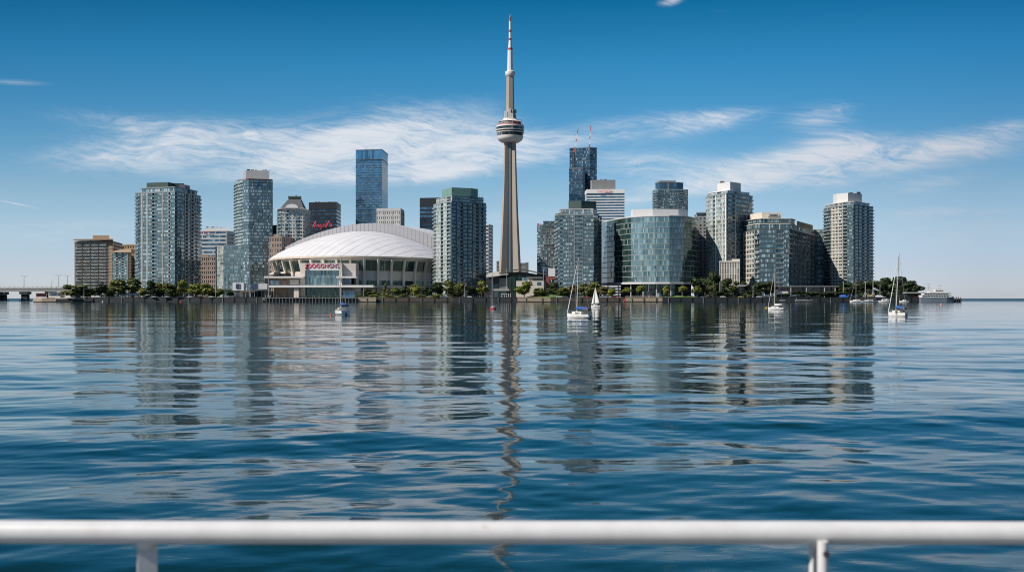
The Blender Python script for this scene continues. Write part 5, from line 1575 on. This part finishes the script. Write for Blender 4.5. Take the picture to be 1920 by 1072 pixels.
# ------------------------------------------------------------------ people on the quay
def person_mesh(pose, shirt, trousers):
    V, E, R = [], [], []
    def j(p, r, par=None):
        V.append(p); R.append(r)
        if par is not None: E.append((par, len(V) - 1))
        return len(V) - 1
    sw = .22 if pose else .02
    hip = j((0, 0, .95), .15)
    for s in (-1, 1):
        h = j((.10 * s, 0, .90), .095, hip); kn = j((.10 * s, sw * s * .5 - .02, .50), .06, h); an = j((.10 * s, sw * s, .09), .045, kn); j((.10 * s, sw * s - .16, .04), .035, an)
    ch = j((0, 0, 1.28), .165, hip); nk = j((0, 0, 1.47), .06, ch); hd = j((0, -.01, 1.60), .105, nk); j((0, -.01, 1.70), .08, hd)
    for s in (-1, 1):
        sh = j((.19 * s, 0, 1.40), .065, ch); el_ = j((.25 * s, -sw * s * .4 + .03, 1.12), .045, sh); wr = j((.26 * s, -sw * s - .06, .88), .033, el_); j((.26 * s, -sw * s - .10, .78), .035, wr)
    me = bpy.data.meshes.new("person")
    me.from_pydata(V, E, [])
    o = bpy.data.objects.new("tmp", me)
    COL.objects.link(o)
    sk = o.modifiers.new("s", 'SKIN')
    for i, r_ in enumerate(R): me.skin_vertices[0].data[i].radius = (r_, r_)
    me.skin_vertices[0].data[0].use_root = True
    o.modifiers.new("u", 'SUBSURF').levels = 1
    bpy.context.view_layer.update()
    m2 = bpy.data.meshes.new_from_object(o.evaluated_get(bpy.context.evaluated_depsgraph_get()))
    bpy.data.objects.remove(o)
    m2.materials.clear()
    for m in (shirt, trousers, M_skin, M_hair): m2.materials.append(m)
    for p in m2.polygons:
        z, x = p.center.z, abs(p.center.x)
        p.material_index = 3 if z > 1.66 else (2 if z > 1.47 or (x > .22 and z < 1.05) else (0 if z > .98 else 1))
        p.use_smooth = True
    return m2
M_skin = plain("skin", (.45, .28, .20), .6)
M_hair = plain("hair", (.03, .02, .015), .7)
cl = {n: plain("cloth_" + n, c, .8) for n, c in (("white", (.65, .65, .64)), ("navy", (.03, .04, .08)), ("red", (.5, .04, .05)), ("grey", (.22, .22, .23)), ("tan", (.42, .32, .22)), ("blue", (.10, .22, .42)))}
PM = [person_mesh(i % 2, cl[a], cl[b]) for i, (a, b) in enumerate((("white", "navy"), ("grey", "navy"), ("tan", "grey"), ("red", "navy"), ("blue", "tan"), ("white", "grey")))]
rp = random.Random(4)
def people(x0, x1, n, D, label, group, z=GZ + .1):
    for i in range(n):
        px = x0 + (x1 - x0) * (i + rp.random()) / n
        o = link("person", PM[rp.randrange(6)], None, (at(px, D), D + rp.uniform(-1, 1), z))
        o.rotation_euler = (0, 0, rp.random() * 6.28)
        o.scale = (1.2, 1.2, 1.2)
        tag(o, label, "person", group)
people(500, 560, 9, 1144, "small distant person on the wharf in front of the stadium terrace", "people on the wharf by the terrace")
people(572, 660, 15, 1143, "small distant person on the wharf before the stadium entrance", "people on the wharf by the entrance")
people(186, 300, 16, 1163, "small distant person under the trees at the far left quay", "people under the left trees")
people(790, 850, 7, 1150, "small distant person on the grass bank under the dark trees", "people on the grass bank")
people(866, 960, 9, 1149, "small distant person on the dark quay left of the sandy wall", "people on the dark quay")
people(1180, 1240, 7, 1148, "small distant person standing above the bright sandy wall", "people above the sandy wall")
people(1400, 1450, 6, 1149, "small distant person on the quay below the hotel's corner", "people below the hotel")

# ------------------------------------------------------------------ boats
M_hull = plain("hull_white", (.72, .71, .69), .3)
M_deck = plain("deck_cream", (.55, .53, .49), .5)
M_blue = plain("sail_cover_blue", (.02, .10, .36), .7)
M_navyc = plain("canvas_navy", (.03, .05, .10), .7)
M_mast = plain("mast_alloy", (.55, .52, .47), .4)
M_sail = plain("sailcloth", (.75, .74, .72), .8)
M_boot = plain("bottom_paint", (.03, .035, .05), .5)
M_wire = plain("rigging", (.22, .22, .23), .5)
def hull_rings(L, B, fb):
    R = []
    for f, wf, kz, sh in ((-.5, .78, .0, 1.0), (-.3, .95, -.25, .96), (0, 1.0, -.35, .95), (.22, .78, -.3, 1.02), (.38, .42, -.2, 1.12), (.46, .16, -.05, 1.2), (.5, .02, .35, 1.26)):
        b = B / 2 * wf
        R.append([(f * L, -b, fb * sh), (f * L, -b * .93, fb * .35), (f * L, -b * .55, kz), (f * L, b * .55, kz), (f * L, b * .93, fb * .35), (f * L, b, fb * sh)])
    return R
def yacht(px, D, heading, L, mast, label, hullm=None, cover=None, bimini=True, lean=0.0, name="moored_sailboat", group="sailing boats on the lake", crew=(), jib=None, kind="sailboat", fb=None, B=None):
    t = thing(name, label, kind, (at(px, D), D, 0.0), math.radians(heading), group)
    def add(nm, k, m, smooth=False, par=None):
        return link(nm, k.mesh(nm, m, (0, 0, 0), smooth), par or t)
    B = B or L * .34
    fb = fb or L * .125
    k = MB(); k.loft(hull_rings(L, B, fb), cap=True); add("hull", k, hullm or M_hull)
    k = MB()
    for a, b in zip(hull_rings(L, B, fb)[:-1], hull_rings(L, B, fb)[1:]):
        k.face([(*a[0][:2], a[0][2] + .02), (*b[0][:2], b[0][2] + .02), (*b[5][:2], b[5][2] + .02), (*a[5][:2], a[5][2] + .02)])
    add("deck", k, M_deck)
    k = MB()
    k.loft([[(x, y * s, z) for x, s in ((-.18 * L, .34), (.10 * L, .30), (.27 * L, .12))] + [(x, -y * s, z) for x, s in ((.27 * L, .12), (.10 * L, .30), (-.18 * L, .34))] for y, z in ((B, fb * .98), (B * .82, fb * 1.55))])
    cab_ = add("cabin", k, M_hull)
    for s in (-1, 1):
        k = MB(); k.box(-.02 * L, s * B * .325, fb * 1.12, .2 * L, .06, fb * .2); add("cabin_window", k, M_win, par=cab_)
    mx = .08 * L
    top = Vector((mx - .1 + lean * mast * math.cos(-math.radians(heading)), -lean * mast * math.sin(math.radians(heading)), mast))
    mb = Vector((mx, 0, fb))
    k = MB(); k.tube(mb, top, .11, .075, 8); ms_ = add("mast", k, M_mast)
    sp = mb.lerp(top, .55)
    k = MB(); k.tube(sp + Vector((0, -B * .36, 0)), sp + Vector((0, B * .36, 0)), .05, .05, 5); add("spreader", k, M_mast, par=ms_)
    k = MB(); k.tube(mb + Vector((0, 0, fb * 1.15)), (mx - .46 * L, 0, fb * 2.35), .07, .06, 6); bo_ = add("boom", k, M_mast)
    if cover:
        k = MB()
        rg = []
        for f, rr in ((0, .34), (.25, .30), (.6, .24), (1, .12)):
            c = (mb + Vector((0, 0, fb * 1.35))).lerp(Vector((mx - .44 * L, 0, fb * 2.5)), f)
            rg.append([(c.x, c.y + rr * .7 * math.cos(a), c.z + rr * math.sin(a)) for a in np.linspace(0, 2 * PI, 9)[:-1]])
        k.loft(rg); add("sail_cover", k, cover, True, bo_)
    k = MB()
    w_ = .022
    for p, q in ((top, (.49 * L, 0, fb * 1.3)), (top, (-.49 * L, 0, fb * 1.1)), (top, sp + Vector((0, -B * .36, 0))), (top, sp + Vector((0, B * .36, 0))), (sp + Vector((0, -B * .36, 0)), (mx - .2, -B * .46, fb)), (sp + Vector((0, B * .36, 0)), (mx - .2, B * .46, fb))):
        k.tube(p, q, w_, w_, 4, cap=False)
    add("rigging", k, M_wire)
    if jib:
        k = MB(); k.tube(Vector((.485 * L, 0, fb * 1.35)), Vector((.485 * L, 0, fb * 1.35)).lerp(top, .86), .10, .05, 7); add("furled_jib", k, jib)
    k = MB()
    for s in (-1, 1):
        for f in (-.45, -.25, 0, .2, .36):
            bb = B / 2 * (.8 if f < -.3 else (1 if f < .1 else (.78 if f < .3 else .45)))
            k.tube((f * L, s * bb * .96, fb * .95), (f * L, s * bb * .96, fb * .95 + .6), .022, .022, 4)
        k.tube((-.45 * L, s * B * .39, fb * .95 + .6), (0, s * B * .48, fb * .95 + .6), .018, .018, 4); k.tube((0, s * B * .48, fb * .95 + .6), (.36 * L, s * B * .22, fb * 1.0 + .6), .018, .018, 4)
    add("guard_rail", k, M_wire)
    if bimini:
        k = MB()
        k.loft([[(-.24 * L, -B * .36, fb * 2.0), (-.20 * L, -B * .25, fb * 2.35), (-.20 * L, B * .25, fb * 2.35), (-.24 * L, B * .36, fb * 2.0)],
                [(-.46 * L, -B * .36, fb * 1.95), (-.46 * L, -B * .25, fb * 2.25), (-.46 * L, B * .25, fb * 2.25), (-.46 * L, B * .36, fb * 1.95)]])
        bm_ = add("sun_canopy", k, M_navyc)
        k = MB()
        for f in (-.24, -.46):
            for s in (-1, 1): k.tube((f * L, s * B * .36, fb * .95), (f * L, s * B * .36, fb * 2.0), .03, .03, 5)
        add("canopy_frame", k, M_wire, par=bm_)
    k = MB(); k.box(-.515 * L, 0, -.3, .1, .35, fb * .9); add("rudder", k, M_boot)
    return t
def crew_member(px, D, z, i, label):
    o = link("person", PM[i], None, (at(px, D), D, z))
    o.scale = (.9, .9, .62)
    tag(o, label, "person")
def DW(y): return EYE * F / (y - HZ)     # distance of a waterline row
D1 = DW(590.5)
yacht(640, D1, 118, 6.6, 14.6, "sailboat seen from behind with white stern and blue boom cover, before the stadium", cover=M_blue, B=2.9, fb=1.1)
crew_member(635.5, D1 - .9, .42, 3, "person in red on the stern-on sailboat before the stadium")
crew_member(643, D1 - .9, .42, 1, "person in dark clothes on the stern-on sailboat before the stadium")
D2 = DW(596.5)
yacht(1085, D2, 145, 5.5, 12.2, "largest white yacht with bright blue sail cover, before the grey-teal condo", cover=M_blue, jib=M_hull, lean=.02, fb=.85, B=2.1)
D3 = DW(593)
yacht(1682.5, D3, 128, 4.5, 14.2, "white yacht with blue sail cover and leaning mast, right of the rightmost condo", cover=M_blue, lean=.045, jib=M_hull, fb=.85)
crew_member(1680, D3 - .8, .45, 2, "person sitting in the cockpit of the right-hand yacht, facing the shore")
crew_member(1695, D3 - .3, .45, 3, "person in red at the stern of the right-hand yacht")
D4 = DW(580.5)
yacht(1455, D4, 145, 6.0, 15.0, "plain white sailboat without canopy, moored before the hotel", cover=M_sail, bimini=False, jib=M_mast)
D5 = DW(579.3)
yacht(923.5, D5, 120, 4.0, 14.0, "small red-hulled sailboat left of the needle tower's reflection", hullm=M_red, bimini=False)
D6 = 1128
yacht(1607, D6, 180, 15.5, 25, "long white sailboat lying at the right-hand quay with tall bare mast", bimini=False, fb=1.7, jib=M_mast)
yacht(1630, D6 - 3, 178, 18, 14, "grey-blue sailboat moored nose to tail with long white one", hullm=plain("hull_greyblue", (.28, .36, .44), .4), bimini=False, fb=1.5)
# dinghy under full sail
Dd = DW(575.8)
r = yacht(1117, Dd, 160, 4.4, 9.6, "little sailing dinghy under full white sail, right of the largest yacht", bimini=False, name="sailing_dinghy", kind="dinghy", fb=.7)
def sailm(name, P):
    k = MB()
    n = 8
    A, Bq, Cq = [Vector(p) for p in P]
    rows = []
    for i in range(n + 1):
        f = i / n
        a, b = A.lerp(Bq, f), A.lerp(Cq, f)
        rows.append([a.lerp(b, g) + Vector((0, .35 * math.sin(PI * g) * f, 0)) for g in np.linspace(0, 1, 7)])
    for i in range(n):
        for j in range(6): k.face([rows[i][j], rows[i + 1][j], rows[i + 1][j + 1], rows[i][j + 1]])
    o = link(name, k.mesh(name, M_sail, smooth=True), r)
    md = o.modifiers.new("t", 'SOLIDIFY'); md.thickness = .03
sailm("mainsail", ((.28, .02, 9.4), (.28, .02, 1.5), (-2.0, .3, 1.5)))
sailm("headsail", ((.45, .0, 8.4), (2.1, .0, 1.1), (.5, -.35, 1.2)))
# motor boats and small craft
def motorboat(px, D, L, heading, label, top=None, z=0.0, group="motor boats at the right quay"):
    t = thing("motor_boat", label, "motor boat", (at(px, D), D, z), math.radians(heading), group)
    def add(nm, k, m): return link(nm, k.mesh(nm, m), t)
    B = L * .34; fb = L * .14
    k = MB(); k.loft(hull_rings(L, B, fb)); add("hull", k, M_hull)
    k = MB(); k.loft([[(-.2 * L, -B * .36, fb), (.2 * L, -B * .3, fb), (.2 * L, B * .3, fb), (-.2 * L, B * .36, fb)], [(-.18 * L, -B * .32, fb * 2.1), (.08 * L, -B * .28, fb * 2.1), (.08 * L, B * .28, fb * 2.1), (-.18 * L, B * .32, fb * 2.1)]]); add("cabin", k, M_hull)
    k = MB(); k.box(-.04 * L, -B * .345, fb * 1.35, .2 * L, .05, fb * .4); k.box(-.04 * L, B * .345, fb * 1.35, .2 * L, .05, fb * .4); add("cabin_window", k, M_win)
    k = MB(); k.box(-.08 * L, 0, fb * 2.1 + .02, .32 * L, B * .7, fb * .18); add("cabin_roof", k, top or M_hull)
    return t
motorboat(1656, 1126, 11, 170, "white cabin cruiser beside the grey-blue moored sailboat")
motorboat(1695, 1128, 9.5, 175, "small white motor boat with blue canopy at the dark boathouse", M_blue)
motorboat(1665, 1136, 8, 10, "blue-topped boat behind the white cabin cruiser", M_navyc, 1.5)
motorboat(193, 1128, 5, 95, "tiny white boat tied below the far left quay trees", None, 0, "motor boats at the left quay")
for x, lb, m in ((1468, "pale upturned rowing boat at the left end of the rocks", M_sail), (1502, "long pale rowing boat lying on the right quay ledge", M_sail), (1519, "thin wooden skiff right of the long pale rowing boat", M_deck)):
    t = thing("rowing_boat", lb, "rowing boat", (at(x, 1136), 1136, 1.4), math.radians(8), "rowing boats by the right quay")
    L = 7 if x != 1502 else 12
    k = MB(); k.loft([[(a[0], a[1] * .7, a[2] * .8) for a in rr] for rr in hull_rings(L, 2.2, 1.3)]); link("hull", k.mesh("hull", m), t)
    k = MB()
    for f in (-.2, .1): k.box(f * L, 0, 1.0, .5, 1.3, .12)
    link("thwart", k.mesh("thwart", M_bark), t)
r = thing("floating_dock", "low dark floating dock carrying the rowing boats at right", "dock", (at(1498, 1137), 1137, 0))
k = MB(); k.box(at(1496, 1137), 1137, -.4, 42, 5, 1.75); k.build("deck", M_wdark, r)
for x in (1462, 1480, 1500, 1520, 1532):
    k = MB(); k.tube((at(x, 1134.3), 1134.3, -2), (at(x, 1134.3), 1134.3, 2.2), .3, .3, 8); k.build("pile", M_bark, r)
r = thing("market_canopy", "blue canvas canopy behind the rowing boats below the hotel", "canopy", (at(1500, 1150), 1150, GZ))
k = MB(); a, b_ = at(1480, 1149), at(1520, 1149)
k.loft([[(a, 1147, zt(555.5, 1149)), (a + 6, 1150, zt(551.8, 1149)), (a, 1154, zt(555.5, 1149))], [(b_, 1147, zt(555.5, 1149)), (b_ - 6, 1150, zt(551.5, 1149)), (b_, 1154, zt(555.5, 1149))]])
k.build("canvas", M_navyc, r)
for x in (1481, 1493, 1507, 1519):
    k = MB(); k.tube((at(x, 1148), 1148, GZ), (at(x, 1148), 1148, zt(555.4, 1149)), .14, .14, 5); k.build("post", M_steel, r)
r = thing("tarpaulin_cover", "blue tarpaulin over a stored boat at right of the arcade", "tarpaulin", (at(1581, 1150), 1150, GZ))
k = MB(); k.loft([[(at(1574, 1150), 1148, GZ), (at(1574, 1150), 1150, GZ + 2.6), (at(1574, 1150), 1152, GZ)], [(at(1584, 1150), 1148, GZ), (at(1584, 1150), 1150, GZ + 3.4), (at(1584, 1150), 1152, GZ)], [(at(1590, 1150), 1148.5, GZ), (at(1590, 1150), 1150, GZ + 1.5), (at(1590, 1150), 1151.5, GZ)]]); k.build("cover", M_blue, r)
# boat hoists
for px, yt, lb in ((1622.5, 529, "shorter tripod boat hoist with lamp behind grey-blue sailboat"), (1637, 527, "taller tripod boat hoist with side arm behind grey-blue sailboat")):
    r = thing("boat_hoist", lb, "hoist", (at(px, 1148), 1148, GZ), 0, "boat hoists")
    x = at(px, 1148); zt_ = zt(yt, 1148)
    k = MB(); k.tube((x, 1148, GZ), (x, 1148, zt_), .4, .3, 8); k.build("mast", M_steel, r)
    for dx_, dy_ in ((-3, -1), (3, -1), (0, 3)):
        k = MB(); k.tube((x + dx_, 1148 + dy_, GZ), (x, 1148, GZ + 6.5), .2, .2, 6); k.build("brace", M_steel, r)
    k = MB(); k.box(x + (2 if px > 1630 else 0), 1148, zt_, 4.5 if px > 1630 else 3, .8, .7); k.build("top_arm", M_steel, r)
    if px > 1630:
        k = MB(); k.tube((x, 1148, zt(541, 1148)), (x + 3.5, 1148, zt(539, 1148)), .22, .18, 6); k.build("side_arm", M_steel, r)
t = thing("digger", "small yellow-orange digger between the two boat hoists", "digger", (at(1630, 1150), 1150, GZ))
k = MB(); k.box(at(1630, 1150), 1150, GZ + 1.0, 4, 2.4, 2.0); k.build("body", CARM["yellow"], t)
k = MB(); k.box(at(1629, 1150), 1150, GZ + 3.01, 1.8, 2, 1.6); k.build("cab", M_win, t)
k = MB(); k.box(at(1630, 1150), 1150, GZ, 4.6, 2.8, .98); k.build("track", M_tyre, t)
k = MB(); k.tube((at(1630, 1150) + 1.8, 1150, GZ + 2.4), (at(1630, 1150) + 4.2, 1150, GZ + 4.6), .25, .2, 6); k.tube((at(1630, 1150) + 4.2, 1150, GZ + 4.6), (at(1630, 1150) + 5.4, 1150, GZ + 1.6), .2, .2, 6); k.build("boom_arm", CARM["yellow"], t)
# white ferry ship
t = thing("ferry_ship", "white multi-deck ship with two masts moored at far right", "ship", (at(1756, 1138), 1138, 0))
def sh(nm, x0, x1, y0, y1, dep, m, D=1136):
    k = MB(); cx = D + 5
    k.prism([(at(x0, D), cx - dep / 2), (at(x1, D), cx - dep / 2), (at(x1, D) + .01, cx + dep / 2), (at(x0, D), cx + dep / 2)], zt(y0, D), zt(y1, D)); k.build(nm, m, t)
k = MB()
k.loft([[(at(x, 1136), 1141 - b, zt(557.5 - s, 1136)), (at(x, 1136), 1141 - b * .9, -.5), (at(x, 1136), 1141 + b * .9, -.5), (at(x, 1136), 1141 + b, zt(557.5 - s, 1136))] for x, b, s in ((1728, 4.5, 0), (1745, 5.2, 0), (1775, 5.2, .4), (1786, 3, 1), (1792, .3, 1.6))]); k.build("hull", plain("hull_slate", (.16, .19, .23), .5), t)
sh("main_deck_house", 1729, 1784, 557.3, 553.2, 9.5, M_hull)
sh("upper_deck_house", 1733, 1783, 552.9, 549.4, 8.5, M_hull)
sh("deck_edge", 1728.5, 1785, 553.19, 552.9, 10.4, M_steel)
sh("deck_edge", 1732, 1784, 549.39, 549.1, 9.4, M_steel)
sh("top_deck_house", 1744, 1779, 549.0, 546.2, 7, M_hull)
sh("bridge_house", 1755, 1771, 546.1, 543.4, 5.5, M_hull)
for x in range(1732, 1782, 5):
    k = MB(); k.box(at(x, 1136), 1136.2, zt(556, 1136), 2.0, .2, 1.1); k.build("window", M_win, t)
for x in range(1736, 1780, 5):
    k = MB(); k.box(at(x, 1136), 1136.7, zt(551.9, 1136), 2.1, .2, 1.0); k.build("window", M_win, t)
k = MB(); k.box(at(1763, 1136), 1138.2, zt(545.6, 1136), 8, .2, .8); k.build("bridge_window", M_win, t)
for x, y in ((1741, 533.5), (1762, 535.5)):
    k = MB(); k.tube((at(x, 1141), 1141, zt(549, 1141)), (at(x, 1141), 1141, zt(y, 1141)), .42, .25, 6); k.build("mast", M_steel, t)
    k = MB(); k.box(at(x, 1141), 1141, zt(y, 1141), 3.4, .5, .5); k.box(at(x, 1141), 1141, zt(y + 6, 1141), 4.2, .5, .5); k.build("crosstree", M_steel, t)
k = MB(); k.tube((at(1754, 1141), 1141, zt(546, 1141)), (at(1754, 1141), 1141, zt(541.5, 1141)), 1.2, 1.0, 10); k.build("funnel", M_steel, t)
# buoys
def buoy(px, y, r_, m, label):
    D = DW(y)
    t = thing("mooring_buoy", label, "buoy", (at(px, D), D, 0), 0, "mooring buoys")
    k = MB(); k.lathe([(r_ * math.cos(a), r_ * (.35 + math.sin(a))) for a in np.linspace(-1.3, 1.5, 9)], 12, at(px, D), D); k.build("float", m, t, smooth=True)
    k = MB(); k.tube((at(px, D), D, r_ * 1.3), (at(px, D), D, r_ * 1.7), r_ * .14, r_ * .14, 6); k.build("ring", M_wire, t)
M_or = plain("buoy_orange_red", (.65, .06, .03), .4)
M_yb = plain("buoy_yellow", (.6, .33, .06), .4)
M_pb = plain("buoy_pink", (.62, .26, .20), .5)
buoy(621, 591.2, .26, M_or, "small red buoy left of the stern-on sailboat")
buoy(653.5, 590.5, .26, M_or, "small red buoy touching the right side of the stern-on sailboat")
buoy(1437, 577.5, .40, M_yb, "yellow-orange buoy left of the plain white sailboat")
buoy(1764.5, 571.5, .65, M_pb, "pinkish buoy on open water right of the white ship's bow")
buoy(339, 566.8, .8, M_or, "orange buoy below the far left quay wall")
# inflatable slide by the sandy wall
t = thing("beach_umbrella", "closed crimson umbrella leaning at the foot of the sandy wall", "umbrella", (at(1173, 1139), 1139, 1))
k = MB(); k.tube((at(1170, 1139), 1139, 1.0), (at(1174.5, 1139), 1139, 5.0), 1.0, .25, 8); k.build("canopy", plain("crimson_canvas", (.45, .02, .08), .7), t)
k = MB(); k.tube((at(1168.5, 1139), 1139, -.4), (at(1170, 1139), 1139, 1.0), .12, .12, 6); k.build("pole", M_steel, t)
# bird
t = bpy.data.objects.new("flying_bird", None)
k = MB()
bx_, by_, bz_ = at(1194, 420), 420, zt(312, 420)
k.loft([[(bx_ + x, by_ + r_ * math.cos(a), bz_ + r_ * math.sin(a)) for a in np.linspace(0, 2 * PI, 7)[:-1]] for x, r_ in ((-.28, .01), (-.15, .06), (.08, .07), (.2, .04), (.27, .01))])
for s in (-1, 1):
    k.loft([[(bx_ + .08, by_ + s * .04, bz_ + .03), (bx_ - .1, by_ + s * .04, bz_ + .03), (bx_ - .02, by_ + s * .04, bz_ + .06)], [(bx_ + .1, by_ + s * .35, bz_ + .2), (bx_ - .06, by_ + s * .35, bz_ + .2), (bx_, by_ + s * .35, bz_ + .22)], [(bx_ - .08, by_ + s * .62, bz_ + .1), (bx_ - .12, by_ + s * .62, bz_ + .1), (bx_ - .1, by_ + s * .62, bz_ + .11)]])
bpy.data.objects.remove(t)
o = k.build("flying_bird", M_dark); tag(o, "tiny dark bird flying in the sky right of the crane-topped tower", "bird")

# ------------------------------------------------------------------ viewer's ferry: white railing across the bottom of the picture
M_railp = bpy.data.materials.new("railing_paint")
M_railp.use_nodes = True
T = NT(M_railp.node_tree)
b = M_railp.node_tree.nodes["Principled BSDF"]
co = T.n("ShaderNodeTexCoord").outputs['Object']
n1_ = T.noise(co, 14.0, 5, .65)
chips = T.ramp(T.noise(co, 11.0, 6, .7), [(0.0, 0.0), (0.655, 0.0), (0.69, .8)])
n3_ = T.ramp(n1_, [(0.3, (.56, .545, .53)), (0.7, (.64, .63, .62))])
T.put(b.inputs['Base Color'], T.mix(chips, n3_, (.50, .43, .37)))
b.inputs['Roughness'].default_value = .38
fr = thing("ferry_railing", "white painted tube railing on the viewer's own ferry, across the foreground", "railing", (0, 2.3, 0))
RZ = zt(997.5, 2.3)
RRD = 21.5 / F * 2.3
k = MB()
n = 26
rg = []
for i in range(61):
    x = -2.2 + 4.4 * i / 60
    dz_ = .0006 * math.sin(x * 3.1) + (-.0012 * x)
    rg.append([(x, 2.3 + RRD * math.cos(2 * PI * j / n), RZ + dz_ + RRD * math.sin(2 * PI * j / n)) for j in range(n)])
k.loft(rg); k.build("top_rail", M_railp, fr, smooth=True)
DKZ = 2.35
for px, rr, ry in ((275.5, 19.0, .42), (1530, 13.0, .5)):
    x = at(px, 2.31)
    R_ = rr / F * 2.3
    w2 = 2 * R_ / (math.cos(ry) + .42 * math.sin(ry))
    k = MB(); k.box(x, 2.312, DKZ, w2, w2 * .42, RZ - RRD * .5 - DKZ, ry); o = k.build("post", M_railp, fr)
    bv = o.modifiers.new("soft_edges", 'BEVEL'); bv.width = .0035; bv.segments = 3
    k = MB(); k.lathe([(R_ * .9, RZ - RRD * 1.35), (R_ * 1.05, RZ - RRD * 1.1), (R_ * 1.25, RZ - RRD * .7)], 24, x, 2.311, cap=False); k.build("weld_collar", M_railp, fr, smooth=True)
    k = MB(); k.lathe([(R_ * 2, DKZ), (R_ * 2, DKZ + .012), (R_, DKZ + .02)], 20, x, 2.31); k.build("base_plate", M_railp, fr)
x = at(1543, 2.27)
k = MB(); k.tube((x + .004, 2.268, zt(1036, 2.27)), (x + .004, 2.255, zt(1036, 2.27)), .007, .007, 12); k.build("bolt", M_dark, fr)
k = MB(); k.tube((x + .001, 2.272, DKZ), (x, 2.272, zt(1014, 2.27)), .0125, .0115, 14); k.build("gate_bar", M_railp, fr, smooth=True)
k = MB(); k.tube((-2.2, 2.31, 2.85), (2.2, 2.31, 2.85), .016, .016, 16); k.build("lower_rail", M_railp, fr, smooth=True)
fd = thing("ferry_bow", "deck and hull of the viewer's ferry below the railing", "ferry", (0, 0, 0))
k = MB(); k.prism([(-3.2, -6), (3.2, -6), (3.0, 2.42), (-3.0, 2.42)], 2.25, 2.349); k.build("deck", M_grey, fd)
k = MB(); k.loft([[(-2.4, -6, -.6), (2.4, -6, -.6), (2.2, 1.8, -.6), (-2.2, 1.8, -.6)], [(-3.2, -6, 2.249), (3.2, -6, 2.249), (3.0, 2.42, 2.249), (-3.0, 2.42, 2.249)]]); k.build("hull", M_hull, fd)
